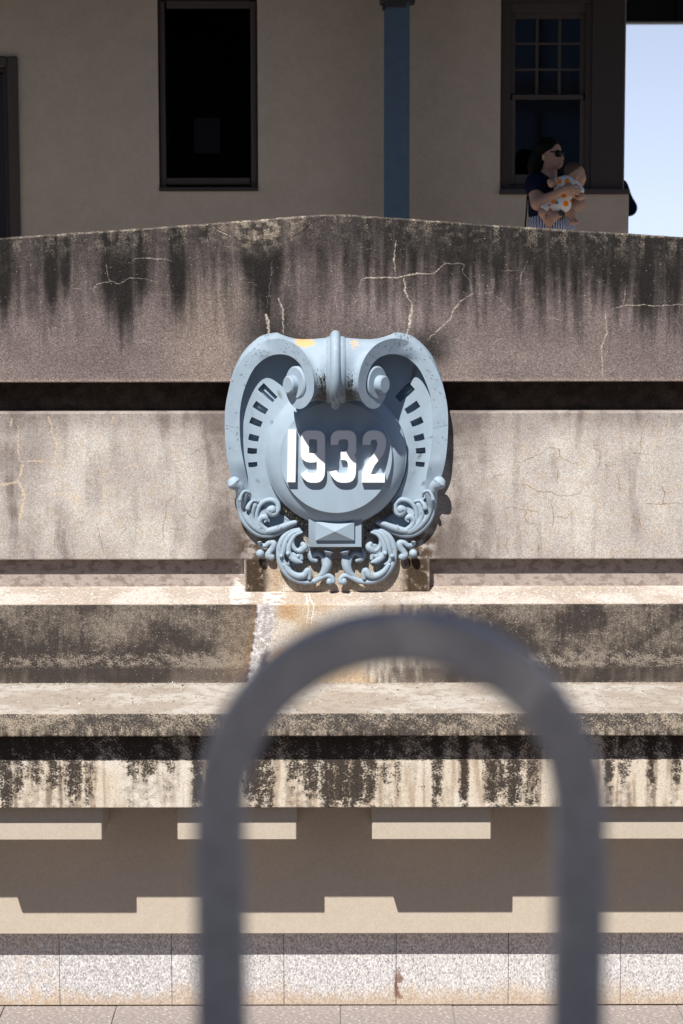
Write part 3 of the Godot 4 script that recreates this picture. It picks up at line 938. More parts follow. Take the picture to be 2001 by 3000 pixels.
func wall() -> void:
	var conc := tri_mat(plain_texture(c3(187, 175, 160), c3(189, 178, 163), 0.07, 1), 1.4, 0.95, 0.10)
	var sooty_shade := tri_mat(plain_texture(c3(58, 50, 45), c3(78, 68, 60), 0.4, 11), 1.1, 0.95, 0.2)  # soot brown with the deep shade of the upper recess worked into it
	var X0 := -5.6
	var X1 := 5.6
	var w := thing("parapet_wall", "weathered grey-brown concrete parapet wall with stained bands, cornice blocks and granite base", "wall", Vector3.ZERO)
	# upright faces and their depths, read from the shadows
	var zB := 0.16
	var zL := 0.70
	var zF := shade_plane(2157, zL, 2228)
	var zK := shade_plane(2366, zF, 2412)
	var zW := shade_plane(2366, zF, 2630)
	var zG := shade_plane(2735, zW, 2798)
	var zR2 := shade_plane(1639, 0.0, 1684)
	print("depths F %.3f K %.3f W %.3f G %.3f R2 %.3f eye %.3f" % [zF, zK, zW, zG, zR2, cam_pos.y])
	var back := -0.42
	# coping band with its low pitched top
	var y_bot := py(1120, 0.0)
	var v0 := 600.0
	var v1 := 1120.0
	var y_top := py(v0, 0.0)
	var st := begin()
	st.set_smooth_group(-1)
	var s := plane_scale(0.0)
	var us := []
	var uu := -1600.0
	while uu <= 3601.0:
		us.append(uu)
		uu += 25.0
	var tops := []
	var wob := RandomNumberGenerator.new()
	wob.seed = 5
	for u in us:
		var tv := top_v(clampf(u, -400, 2400))
		if u < -400: tv += (-400 - u) * 0.078
		if u > 2400: tv += (u - 2400) * 0.074
		tops.append(Vector2((u - 1000.5) / s, py(tv, 0.0) + wob.randf_range(-0.0025, 0.0025)))
	var e := 0.012
	for i in range(1, tops.size()):
		var a: Vector2 = tops[i - 1]
		var b: Vector2 = tops[i]
		var pr := [[a.y - e, b.y - e, 0.0], [y_bot + 0.006, y_bot + 0.006, 0.0]]
		var face := [Vector3(a.x, a.y - e, 0), Vector3(b.x, b.y - e, 0), Vector3(b.x, y_bot + e * 0.6, 0), Vector3(a.x, y_bot + e * 0.6, 0)]
		var cham := [Vector3(a.x, a.y, -e), Vector3(b.x, b.y, -e), Vector3(b.x, b.y - e, 0), Vector3(a.x, a.y - e, 0)]
		var chamb := [Vector3(a.x, y_bot + e * 0.6, 0), Vector3(b.x, y_bot + e * 0.6, 0), Vector3(b.x, y_bot, -e * 0.6), Vector3(a.x, y_bot, -e * 0.6)]
		for f in [face, cham, chamb]:
			for j in [0, 1, 2, 0, 2, 3]:
				var p: Vector3 = f[j]
				st.set_uv(Vector2(p.x / TILE + 0.5, clampf((y_top - p.y) / (y_top - y_bot), 0.0, 1.0)))
				st.add_vertex(p)
		st.set_uv(Vector2(a.x / TILE + 0.5, 0.15))
		quad(st, Vector3(a.x, a.y, back), Vector3(b.x, b.y, back), Vector3(b.x, b.y, -e), Vector3(a.x, a.y, -e))
		quad(st, Vector3(b.x, b.y, back), Vector3(a.x, a.y, back), Vector3(a.x, y_bot, back), Vector3(b.x, y_bot, back))
		st.set_uv(Vector2(a.x / TILE + 0.5, 0.98))
		quad(st, Vector3(a.x, y_bot, -e * 0.6), Vector3(b.x, y_bot, -e * 0.6), Vector3(b.x, y_bot, back), Vector3(a.x, y_bot, back))
	part("coping_band", done(st), tex_mat(coping_texture(v0, v1), 0.95, 0.3), w).set_meta("label", "dark streaked top band with pale filled cracks")
	# deep recess under the coping
	var y_p := py(1207, 0.0)
	part("upper_recess", course([Vector2(-0.18, y_bot), Vector2(-0.18, y_p)], back, X0, X1), sooty_shade, w)
	var pilx0 := px(716, 0.0)
	var pilx1 := px(1258, 0.0)
	part("upper_pilaster", box_mesh(Vector3(pilx0, y_p, -0.178), Vector3(pilx1, y_bot, -0.002), 0.004), sooty_shade, w)
	# middle panel
	var y_p2 := py(1639, 0.0)
	part("panel", course([Vector2(-0.176, y_p), Vector2(0.0, y_p), Vector2(0.0, y_p2), Vector2(-0.02, y_p2)], back, X0, X1, 0.010), tex_mat(panel_texture(1207 - 176.0 * 0.47, 1648), 0.95, 0.25), w).set_meta("label", "pale cracked concrete middle panel")
	# shallow recess under the panel, broken by the pilaster
	var y_r2 := py(1717, zR2)
	var y_pil := py(1734, 0.0)
	var mould := paint(64, 1639, 1717, zR2, [], func(u: float, v: float, i: int, j: int, _k: float, _k2: float) -> Color:
		var med := nb(i * 0.7 + 300, j * 0.9 + 33)
		var g := ng(i * 3 + 5, j * 5 + 2) - 0.5
		var c := c3(160, 147, 141).lerp(c3(176, 163, 155), nc(i * 0.3, j * 0.3))
		c = c.lerp(c3(118, 104, 95), sstep(0.5, 0.7, med) * 0.5)
		c = c.lerp(c3(224, 216, 208), bump1(u, 700, 26) * sstep(0.4, 0.6, med))
		return c * (1.0 + g * 0.25))
	part("lower_recess", course([Vector2(zR2, y_p2), Vector2(zR2, y_r2)], back, X0, X1), tex_mat(mould, 0.95, 0.2), w)
	part("lower_pilaster", course([Vector2(0.0, y_p2), Vector2(0.0, y_pil), Vector2(-0.06, y_pil)], zR2 + 0.0005, pilx0, pilx1, 0.006), tex_mat(pilaster_texture(1639, 1760), 0.95, 0.3), w)
	# bevel and upright band
	var y_b := py(1770, zB)
	var y_b2 := py(2000, zB)
	var bev := Vector2(zR2, y_r2).distance_to(Vector2(zB, y_b))
	var vb := 1700.0 + 300.0 * bev / (bev + y_b - y_b2)
	part("bevelled_band", course([Vector2(zR2, y_r2), Vector2(zB, y_b), Vector2(zB, y_b2)], back, X0, X1, 0.008), tex_mat(band_texture(vb), 0.95, 0.4), w).set_meta("label", "blackened band under a pale bevel")
	# sloping ledge with its lip
	var y_l := py(2090, zL)
	var y_l2 := py(2157, zL)
	var led := Vector2(zB, y_b2).distance_to(Vector2(zL, y_l))
	part("ledge", course([Vector2(zB, y_b2), Vector2(zL, y_l), Vector2(zL, y_l2), Vector2(zF - 0.02, y_l2)], back, X0, X1, 0.008), tex_mat(ledge_texture(led / (led + y_l - y_l2 + zL - zF + 0.02)), 0.95, 0.35), w)
	# fascia
	var y_f := py(2366, zF)
	part("fascia", course([Vector2(zF, y_l2), Vector2(zF, y_f), Vector2(zF - 0.03, y_f)], back, X0, X1, 0.006), tex_mat(fascia_texture(zF), 0.95, 0.35), w).set_meta("label", "cream fascia with black mould patches")
	# lower wall
	var y_w := py(2735, zW)
	part("lower_wall", course([Vector2(zW, y_f), Vector2(zW, y_w), Vector2(zW - 0.04, y_w)], back, X0, X1, 0.005), conc, w)
	# cornice blocks
	var y_k := py(2460, zK)
	var bw := px(1443, zK) - px(1090, zK)
	var pitch_ := px(1443 + 577.5, zK) - px(1443, zK)
	for k in range(-6, 7):
		var x1 := px(1443, zK) + k * pitch_
		if x1 - bw < X0 or x1 > X1:
			continue
		part("cornice_block", box_mesh(Vector3(x1 - bw, y_k, zW), Vector3(x1, y_f - 0.0005, zK), 0.005), conc, w)
	# granite slabs of the base
	var gm := tex_mat(granite_texture(), 0.6, 0.03)
	var gw := (px(1162, zG) - px(155, zG)) / 3.0
	var gx := px(155, zG)
	for k in range(-7, 8):
		var a := gx + k * gw
		if a < X0 or a + gw > X1:
			continue
		var jut := rng.randf_range(-0.002, 0.002)
		part("granite_slab", course([Vector2(zG + jut - 0.01, y_w), Vector2(zG + jut, y_w - 0.004), Vector2(zG + jut, 0.004), Vector2(zG + jut - 0.01, 0.0)], zG - 0.2, a + 0.002, a + gw - 0.002, 0.003), gm, w)
	part("core", box_mesh(Vector3(X0, -0.3, back), Vector3(X1, y_w, zG - 0.03), 0.002), mat(lin(0.25, 0.23, 0.21)), w)
	# pavement at the foot, slab by slab
	var pav := Node3D.new()
	pav.name = "pavement"
	pav.set_meta("kind", "structure")
	add_child(pav)
	var pm := tri_mat(paving_texture(), 0.9, 0.8, 0.05)
	var fx := px(325, zG)
	for k in range(-8, 9):
		for row in 3:
			var a := fx + k * gw
			if a < -5.7 or a + gw > 5.7:
				continue
			var z0 := zG + 0.004 + row * 0.9
			part("paving_slab", box_mesh(Vector3(a + 0.003, -0.12, z0), Vector3(a + gw - 0.003, rng.randf_range(-0.002, 0.001), z0 + 0.894), 0.004), pm, pav)
	part("mortar_bed", box_mesh(Vector3(-40, -0.2, zG - 0.02), Vector3(40, -0.012, 2.9), 0.002), mat(lin(0.34, 0.31, 0.28)), pav)

func station() -> void:
	var zb := -3.3
	var floor_y := cam_pos.y - 0.71
	struct("platform", box_mesh(Vector3(-30, -0.1, -24), Vector3(30, floor_y, -0.43), 0.01), tri_mat(plain_texture(c3(166, 158, 150), c3(176, 168, 160), 0.12, 7), 1.3))
	var b := thing("station_building", "shaded beige rendered building with brown timber windows behind the parapet", "building", Vector3(0, floor_y, zb))
	var render := tri_mat(plain_texture(c3(181, 168, 154), c3(187, 174, 160), 0.05, 5), 2.2, 0.9, 0.05)
	var brown := mat(lin(0.045, 0.034, 0.032), 0.55, 0.4)
	var brown2 := mat(lin(0.060, 0.046, 0.042), 0.5, 0.45)
	var dark := mat(lin(0.30, 0.28, 0.25), 0.95, 0.1)
	var glass := mat(Color(0.02, 0.03, 0.05, 0.12), 0.03, 0.5)
	glass.transparency = BaseMaterial3D.TRANSPARENCY_ALPHA
	var H := floor_y + 3.8
	var zi := zb - 0.3
	var uL := px(-420, zb)
	# openings: left window, right window (reaches the corner post), door
	var wx0 := pix(464, 300, zb).x
	var wx1 := pix(755, 300, zb).x
	var wy0 := py(556, zb)
	var wy1 := py(-4, zb)
	var rx0 := pix(1466, 300, zb).x
	var rx1 := pix(1846, 300, zb).x
	var ry0 := py(556, zb)
	var ry1 := py(-10, zb)
	var dx1 := pix(54, 400, zb).x
	var dx0 := dx1 - 1.05
	var dy1 := py(166, zb)
	# wall in pieces round the openings (butted)
	var f := floor_y
	var st := begin()
	for r in [[uL, dx0, f, H], [dx0, dx1, dy1, H], [dx1, wx0, f, H], [wx0, wx1, f, wy0], [wx0, wx1, wy1, H], [wx1, rx0, f, H], [rx0, rx1, f, ry0], [rx0, rx1, ry1, H]]:
		bevel_box(st, Vector3(r[0], r[2], zi) - b.position, Vector3(r[1], r[3], zb) - b.position, 0.0005)
	part("wall", done(st), render, b)
	# room behind
	st = begin()
	bevel_box(st, Vector3(uL, f, zi - 3.2) - b.position, Vector3(rx1, H, zi - 3.0) - b.position, 0.001)
	bevel_box(st, Vector3(rx1 - 0.12, f, zi - 3.0) - b.position, Vector3(rx1, H, zi - 0.001) - b.position, 0.001)
	bevel_box(st, Vector3(uL, f, zi - 3.0) - b.position, Vector3(uL + 0.12, H, zi - 0.001) - b.position, 0.001)
	bevel_box(st, Vector3(uL + 0.13, f + 0.001, zi - 2.99) - b.position, Vector3(rx1 - 0.13, f + 0.03, zi - 0.002) - b.position, 0.001)
	bevel_box(st, Vector3(uL + 0.13, H - 0.1, zi - 2.99) - b.position, Vector3(rx1 - 0.13, H, zi - 0.002) - b.position, 0.001)
	part("room", done(st), dark, b)
	# ---- left window
	var lw := Node3D.new()
	lw.name = "window"
	b.add_child(lw, true)
	var o := b.position
	var fr := func(par: Node, called: String, m: Material, u0: float, v0: float, u1: float, v1: float, z0: float, z1: float, e := 0.004) -> void:
		var p := pix(u0, v0, z1)
		var q := pix(u1, v1, z1)
		part(called, box_mesh(Vector3(p.x, q.y, z0) - o, Vector3(q.x, p.y, z1) - o, e), m, par)
	fr.call(lw, "frame_jamb", brown2, 464, 4, 487, 556, zb - 0.16, zb - 0.02)
	fr.call(lw, "frame_jamb", brown2, 733, 4, 755, 556, zb - 0.16, zb - 0.02)
	fr.call(lw, "frame_head", brown2, 487, 2, 733, 24, zb - 0.16, zb - 0.021)
	fr.call(lw, "frame_rail", brown2, 487, 521, 733, 541, zb - 0.16, zb - 0.021)
	fr.call(lw, "moulding", brown, 468, 8, 473, 541, zb - 0.02, zb - 0.008, 0.003)
	fr.call(lw, "moulding", brown, 746, 8, 751, 541, zb - 0.02, zb - 0.008, 0.003)
	fr.call(lw, "sill", brown, 466, 548, 756, 560, zb - 0.14, zb + 0.03)
	for u in [569, 653]:
		fr.call(lw, "glazing_bar", brown, u - 3, 24, u + 3, 262, zb - 0.13, zb - 0.11, 0.002)
	for v in [105, 182, 262]:
		fr.call(lw, "glazing_bar", brown, 487, v - 3, 733, v + 3, zb - 0.135, zb - 0.1135, 0.002)
	var pz := zb - 0.12
	fr.call(lw, "pane", glass, 487, 24, 733, 521, pz - 0.004, pz, 0.0)
	var screen := mat(Color(0.012, 0.012, 0.014, 0.62), 0.95, 0.05)
	screen.transparency = BaseMaterial3D.TRANSPARENCY_ALPHA
	fr.call(lw, "insect_screen", screen, 487, 24, 733, 521, zb - 0.052, zb - 0.05, 0.0)
	fr.call(lw, "paper_notice", mat(lin(0.42, 0.45, 0.50), 0.9), 568, 345, 645, 450, zb - 0.103, zb - 0.102, 0.0)
	# ---- right window with the corner post
	var rw := Node3D.new()
	rw.name = "window"
	b.add_child(rw, true)
	fr.call(rw, "frame_jamb", brown, 1466, 10, 1493, 556, zb - 0.2, zb - 0.03)
	fr.call(rw, "frame_jamb", brown, 1718, 10, 1737, 556, zb - 0.2, zb - 0.03)
	fr.call(rw, "frame_head", brown, 1466, -16, 1737, 10, zb - 0.2, zb - 0.03)
	fr.call(rw, "frame_head", brown2, 1493, 10, 1718, 35, zb - 0.2, zb - 0.05)
	fr.call(rw, "corner_post", brown, 1737, -16, 1825, 556, zb - 0.2, zb - 0.01)
	fr.call(rw, "sill", brown2, 1463, 556, 1846, 569, zb - 0.2, zb + 0.035)
	var zs := zb - 0.08
	var us := [1497, 1508, 1569, 1577, 1636, 1643, 1701, 1716]
	var upper := Node3D.new()
	upper.name = "upper_sash"
	rw.add_child(upper)
	fr.call(upper, "stile", brown2, 1493, 35, 1508, 277, zs - 0.04, zs)
	fr.call(upper, "stile", brown2, 1701, 35, 1718, 277, zs - 0.04, zs)
	fr.call(upper, "rail", brown2, 1508, 35, 1701, 54, zs - 0.04, zs - 0.001)
	for u in [1573, 1639.5]:
		fr.call(upper, "glazing_bar", brown2, u - 3.5, 54, u + 3.5, 277, zs - 0.034, zs - 0.005, 0.003)
	for v in [127.5, 203.5]:
		fr.call(upper, "glazing_bar", brown2, 1508, v - 3.5, 1701, v + 3.5, zs - 0.036, zs - 0.007, 0.003)
	var cols := [[1508, 1569.5], [1576.5, 1636], [1643, 1701]]
	var rowsv := [[54, 124], [131, 200], [207, 277]]
	for c in cols:
		for r in rowsv:
			fr.call(upper, "pane", glass, c[0], r[0], c[1], r[1], zs - 0.026, zs - 0.022, 0.0)
	var lower := Node3D.new()
	lower.name = "lower_sash"
	rw.add_child(lower)
	var zl2 := zs + 0.03
	fr.call(lower, "rail", brown2, 1500, 277, 1710, 291, zl2 - 0.04, zl2)
	fr.call(lower, "stile", brown2, 1493, 291, 1508, 540, zl2 - 0.04, zl2)
	fr.call(lower, "stile", brown2, 1700, 291, 1718, 540, zl2 - 0.04, zl2)
	fr.call(lower, "rail", brown2, 1508, 511, 1700, 540, zl2 - 0.04, zl2 - 0.001)
	fr.call(lower, "rail", brown, 1493, 540, 1718, 556, zl2 - 0.04, zl2 + 0.01)
	fr.call(lower, "pane", glass, 1508, 291, 1700, 511, zl2 - 0.026, zl2 - 0.022, 0.0)
	# ---- door at the left edge
	var door := Node3D.new()
	door.name = "door"
	b.add_child(door, true)
	part("architrave", box_mesh(Vector3(dx1 - 0.075, f, zb - 0.1) - o, Vector3(dx1 + 0.006, dy1 + 0.006, zb + 0.03) - o, 0.012), brown2, door)
	part("architrave", box_mesh(Vector3(dx0, dy1 - 0.075, zb - 0.1) - o, Vector3(dx1 - 0.075, dy1 + 0.006, zb + 0.03) - o, 0.012), brown2, door)
	part("door_jamb", box_mesh(Vector3(dx1 - 0.11, f, zb - 0.2) - o, Vector3(dx1 - 0.076, dy1 - 0.076, zb - 0.02) - o, 0.004), brown, door)
	part("door_head", box_mesh(Vector3(dx0, dy1 - 0.11, zb - 0.2) - o, Vector3(dx1 - 0.111, dy1 - 0.076, zb - 0.02) - o, 0.004), brown, door)
	part("door_leaf", box_mesh(Vector3(dx0, f + 0.01, zb - 0.2) - o, Vector3(dx1 - 0.113, dy1 - 0.113, zb - 0.155) - o, 0.004), mat(lin(0.02, 0.021, 0.026), 0.4, 0.5), door)
	part("hinge", box_mesh(Vector3(dx1 - 0.124, py(325, zb), zb - 0.153) - o, Vector3(dx1 - 0.111, py(290, zb), zb - 0.13) - o, 0.003), mat(lin(0.02, 0.02, 0.02), 0.4, 0.5), door)
	# ---- blue steel post carrying the canopy
	var zp := zb + 0.42
	var p0 := pix(1126, 300, zp)
	var p1 := pix(1200, 300, zp)
	var post := thing("steel_post", "blue painted steel post with a dark clamp at its top against the beige wall", "post", Vector3((p0.x + p1.x) / 2.0, floor_y, zp - 0.09))
	var blue := tri_mat(plain_texture(c3(84, 102, 120), c3(88, 107, 125), 0.05, 9), 1.0, 0.5, 0.02)
	var hw := (p1.x - p0.x) / 2.0
	part("shaft", box_mesh(Vector3(-hw, 0, -0.09), Vector3(hw, 3.80, 0.09), 0.006), blue, post)
	part("base_plate", box_mesh(Vector3(-hw - 0.05, 0.0, -0.14), Vector3(hw + 0.05, 0.02, 0.14), 0.003), blue, post)
	var y0 := py(22, zp) - floor_y
	var iron := mat(lin(0.03, 0.028, 0.028), 0.5, 0.5)
	var clamp_ := part("clamp", box_mesh(Vector3(-hw + 0.02, y0, 0.09), Vector3(hw - 0.03, y0 + 0.09, 0.115), 0.004), iron, post)
	part("clamp_arm", box_mesh(Vector3(-hw - 0.035, y0 + 0.035, -0.1), Vector3(hw + 0.04, y0 + 0.075, 0.112), 0.005), iron, clamp_)
	for s in [[-hw - 0.01, y0 + 0.012], [-hw - 0.005, y0 - 0.012], [hw + 0.022, y0 + 0.03]]:
		var bm := SphereMesh.new()
		bm.radius = 0.014
		bm.height = 0.028
		var bo := part("bolt", bm, iron, clamp_)
		bo.position = Vector3(s[0], s[1], 0.1)
	# ---- canopy over the platform
	var cy := cam_pos.y + 2.85
	var can := thing("platform_canopy", "dark steel canopy roof with a deep beam over the platform", "canopy", Vector3(0, cy, -6))
	var steel := mat(lin(0.02, 0.021, 0.024), 0.7, 0.3)
	part("roof_sheet", box_mesh(Vector3(-14, 0.25, -4.5), Vector3(14, 0.33, 5.75), 0.004), mat(lin(0.10, 0.095, 0.09), 0.8), can)
	part("front_beam", box_mesh(Vector3(-14, 0.0, 5.55), Vector3(14, 0.25, 5.75), 0.004), steel, can)
	var zbm := -10.0
	var yb := py(64, zbm) - cy
	part("rear_beam", box_mesh(Vector3(-14, yb, -4.2), Vector3(14, 0.25, -4.0), 0.004), steel, can)
	part("drip_edge", box_mesh(Vector3(-14, yb - 0.012, -4.22), Vector3(14, yb - 0.001, -3.985), 0.002), mat(lin(0.25, 0.25, 0.25), 0.6), can)
	for x in [-13.0, 13.0]:
		part("side_beam", box_mesh(Vector3(x - 0.1, 0.0, -3.99), Vector3(x + 0.1, 0.25, 5.54), 0.004), steel, can)
	var stx := pix(1988, 30, zbm).x
	part("stiffener", box_mesh(Vector3(stx - 0.02, yb + 0.001, -3.999), Vector3(stx + 0.02, 0.24, -3.95), 0.003), steel, can)

# --- the ornament
func z1(x: float, y: float, z: float) -> Vector3:     # crop 1: photograph region (600, 920), enlarged 2.0103
	return pix(600.0 + x / 2.0103, 920.0 + y / 2.0103, z)

func z2(x: float, y: float, z: float) -> Vector3:     # crop of the lower left leaves: (640, 1440), enlarged 4.3556
	return pix(640.0 + x / 4.3556, 1440.0 + y / 4.3556, z)

func cartouche() -> void:
	var base := z1(775, 1180, 0.0)
	var xc := z1(775, 700, 0.15).x
	var root := thing("cartouche", "pale blue painted scrolled cartouche with white date 1932 on the concrete parapet wall", "cartouche", Vector3.ZERO)
	var paintm := vmat(0.62, 0.4)
	# contours of the strap: outer edge and inner edge of its front face (crop 1)
	var con := [[205, 1100, 262, 1050], [165, 985, 247, 960], [135, 870, 230, 880], [122, 760, 212, 780], [117, 662, 205, 682], [117, 655, 205, 674], [117, 648, 205, 666], [120, 560, 207, 570], [135, 470, 222, 480], [165, 370, 252, 392], [210, 280, 292, 318], [270, 215, 345, 268], [340, 165, 405, 241], [430, 145, 465, 238], [510, 165, 515, 255], [570, 210, 555, 290], [615, 280, 582, 340], [640, 370, 597, 400], [641, 460, 596, 450], [615, 520, 575, 490], [575, 555, 545, 500], [530, 552, 520, 490], [495, 510, 500, 460], [474, 450, 496, 430], [466, 390, 490, 390]]
	var zs := func(x: float) -> float:
		var a := 0.29 + (x - 470.0) * 0.00152
		var d := a - 0.095
		return 0.095 + 0.5 * (d + sqrt(d * d + 0.0016))
	# finely resampled contour
	var fine := []
	for i in range(con.size() - 1):
		var a: Array = con[maxi(0, i - 1)]
		var b: Array = con[i]
		var c: Array = con[i + 1]
		var d: Array = con[mini(con.size() - 1, i + 2)]
		for k in 12:
			var t := k / 12.0
			var q := []
			for n in 4:
				q.append(0.5 * (2.0 * b[n] + (c[n] - a[n]) * t + (2.0 * a[n] - 5.0 * b[n] + 4.0 * c[n] - d[n]) * t * t + (3.0 * b[n] - a[n] - 3.0 * c[n] + d[n]) * t * t * t))
			fine.append([q[0], q[1], q[2], q[3], i + t])
	var last: Array = con[con.size() - 1].duplicate()
	last.append(float(con.size() - 1))
	fine.append(last)
	var axis_y := z1(775, 322, 0.2).y
	var axis_z := 0.335
	var rc := 0.2
	for mir in [1.0, -1.0]:
		var mx := func(p: Vector3) -> Vector3:
			return Vector3(xc + (p.x - xc) * mir, p.y, p.z)
		var st := begin()
		# front face
		var rows := []
		var wall_rows := []
		var inner_rows := []
		for q in fine:
			var t: float = q[4]
			var groove := 0.0
			if absf(t - 5.0) < 0.35:
				groove = 0.010
			var drop := 0.05 * (1.0 - sstep(0.0, 2.2, t)) + groove
			var O := z1(q[0], q[1], zs.call(q[0]) - drop)
			var I := z1(q[2], q[3], zs.call(q[2]) - drop)
			var row := []
			for k in 13:
				var s := k / 12.0
				var p := O.lerp(I, s)
				pass
				row.append(mx.call(p))
			rows.append(row)
			# inner wall back to the shell
			var I2 := Vector3(I.x, I.y, 0.02)
			inner_rows.append([mx.call(I), mx.call(I.lerp(I2, 0.5)), mx.call(I2)])
			# outer wall back to the concrete
			if t <= 13.01:
				var up := clampf((t - 8.0) / 4.0, 0.0, 1.0)
				var W := z1(q[0] - 18.0 * up * (1.0 - clampf((t - 11.0) / 2.0, 0, 1)), q[1] - 36.0 * up, 0.0)
				W.z = -0.002
				var r2 := []
				for k in 5:
					var s := k / 4.0
					var p := O.lerp(W, s)
					p.y += 0.012 * up * sin(PI * s)
					r2.append(mx.call(p))
				wall_rows.append(r2)
		var chip := func(p: Vector3) -> Color:
			var c := paint_at(p)
			var n := n3.get_noise_3dv(p * Vector3(55.0, 30.0, 55.0) + Vector3(3, 3, 3)) - 0.05
			# grime and bared undercoat where the strap turns over at the top
			var y0 := z1(300, 215, 0.1).y
			if p.y > y0 - 0.08 and n > 0.28:
				c = c.lerp(Color(0.035, 0.03, 0.028), clampf((n - 0.28) * 5.0, 0, 0.85))
			return c
		grid(st, rows, mir < 0, chip)
		grid(st, inner_rows, mir < 0)
		grid(st, wall_rows, mir > 0, chip)
		part("scroll_strap", done(st), paintm, root)
		# barrel between the volute and the collar
		st = begin()
		var brows := []
		var hump_o := z1(430, 145, zs.call(430.0))
		var hump_w := z1(430, 109, 0.0)
		hump_w.z = -0.002
		for k in 5:
			var s0 := k / 5.0
			var O := hump_w.lerp(hump_o, s0)
			O.y += 0.012 * sin(PI * s0)
			var th := deg_to_rad(lerpf(165.0, 104.0, s0))
			var K := Vector3(xc - 0.045, axis_y + rc * sin(th), axis_z + rc * cos(th))
			var row := []
			for n in 21:
				var s := n / 20.0
				var p := O.lerp(K, s)
				var c := Vector3(p.x, axis_y, axis_z)
				row.append(mx.call(c + (p - c) * (1.0 - 0.035 * sin(PI * s))))
			brows.append(row)
		for q in fine:
			var t: float = q[4]
			if t < 13.0 or t > 21.6:
				continue
			var O := z1(q[0], q[1], zs.call(q[0]))
			var u := (t - 13.0) / 8.0
			var th := deg_to_rad(lerpf(100.0, -118.0, u))
			var K := Vector3(xc - 0.045, axis_y + rc * sin(th), axis_z + rc * cos(th))
			var ax0 := Vector3(O.x, axis_y, axis_z)
			var row := []
			for k in 21:
				var s := k / 20.0
				var p := O.lerp(K, s)
				p.x = lerpf(O.x, K.x, s)
				var c := Vector3(p.x, axis_y, axis_z)
				var pinch := 1.0 - lerpf(0.035, 0.13, sstep(0.05, 0.45, u)) * sin(PI * pow(s, lerpf(1.0, 0.7, sstep(0.05, 0.45, u))))
				p = c + (p - c) * pinch
				row.append(mx.call(p))
			brows.append(row)
		var sooty_shade := func(p: Vector3) -> Color:
			var c := paint_at(p)
			var n := n3.get_noise_3dv(p * 45.0)
			var n2 := n3.get_noise_3dv(p * 15.0 + Vector3(0, 4, 0))
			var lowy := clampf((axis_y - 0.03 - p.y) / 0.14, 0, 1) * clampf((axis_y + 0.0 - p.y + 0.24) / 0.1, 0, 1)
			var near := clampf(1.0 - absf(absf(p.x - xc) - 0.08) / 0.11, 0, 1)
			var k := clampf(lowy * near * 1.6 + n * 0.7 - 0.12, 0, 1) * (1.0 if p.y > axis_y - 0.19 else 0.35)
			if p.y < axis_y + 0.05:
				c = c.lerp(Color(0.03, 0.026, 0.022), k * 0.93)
			# bared orange undercoat on top of the roll
			var o := z1(585, 165, 0.3)
			var dd := Vector2((absf(p.x - xc) - absf(o.x - xc)) / 0.055, (p.y - o.y) / 0.028).length()
			if mir > 0 and dd + n2 * 0.9 < 0.95:
				c = Color(0.72, 0.42, 0.20)
			if mir < 0:
				var o2 := z1(665, 175, 0.3)
				var d2 := Vector2((absf(p.x - xc) - absf(o2.x - xc)) / 0.03, (p.y - o2.y) / 0.03).length()
				if d2 + n * 1.4 < 0.55:
					c = Color(0.70, 0.45, 0.26)
			return c
		grid(st, brows, mir > 0, sooty_shade)
		part("scroll_barrel", done(st), paintm, root)
		# eye of the volute: a drum and a smaller core on it, turned outwards
		var nrm := Vector3(-0.80, -0.02, 0.60)
		var e1 := Vector3(0.60, 0.0, 0.80)
		var e2 := Vector3.UP
		for dr in [["volute_drum", Vector2(538, 402), 0.292, 0.103, 0.165], ["volute_core", Vector2(517, 412), 0.292, 0.056, 0.192]]:
			st = begin()
			var c0 := z1(dr[1].x + 40, dr[1].y, 0.352)
			var R: float = dr[3]
			var L: float = dr[4]
			var start: Vector3 = c0 - nrm * 0.10
			var prof := [[0.0, R], [L - 0.008, R], [L, R - 0.008], [L, 0.0]]
			for i in range(1, prof.size()):
				var rr := []
				for e in [prof[i - 1], prof[i]]:
					var ring := []
					for k in 33:
						var an := TAU * k / 32.0
						ring.append(mx.call(start + nrm * e[0] + (e1 * cos(an) + e2 * sin(an)) * e[1]))
					rr.append(ring)
				grid(st, rr, mir > 0)
			part(dr[0], done(st), paintm, root)
		# dished shell with slots between the strap and the roundel
		st = begin()
		var cen := Vector2(772, 838)
		var contour := PackedVector2Array()
		for q in fine:
			if q[4] <= 19.0:
				contour.append(Vector2(q[2], q[3]))
		var slots := [[-5.5, 1.5, 465, 518], [3.8, 1.8, 466, 522], [12.8, 2.0, 466, 526], [23.2, 2.0, 476, 548], [32.8, 2.1, 484, 572], [43.0, 2.5, 490, 606]]
		var angs := []
		for i in range(0, 47):
			angs.append(-40.0 + i * 2.5)
		for s in slots:
			angs.append(s[0] - s[1]); angs.append(s[0] + s[1])
		angs.sort()
		var shell := []
		for a in angs:
			var dir := Vector2(-cos(deg_to_rad(a)), -sin(deg_to_rad(a)))
			var hit := 0.0
			for i in range(1, contour.size()):
				var r = Geometry2D.segment_intersects_segment(cen + dir * 380.0, cen + dir * 1200.0, contour[i - 1], contour[i])
				if r != null:
					hit = maxf(hit, (r - cen).length())
			if hit == 0.0:
				hit = 560.0
			shell.append([a, hit, dir])
		var shell_z := func(a: float, r: float, hit: float) -> float:
			var s := clampf((r - 420.0) / maxf(hit - 420.0, 1.0), 0, 1)
			return 0.066 - 0.022 * sin(PI * s * 0.8) - 0.018 * clampf((a - 20.0) / 30.0, 0, 1) * s
		sg += 1
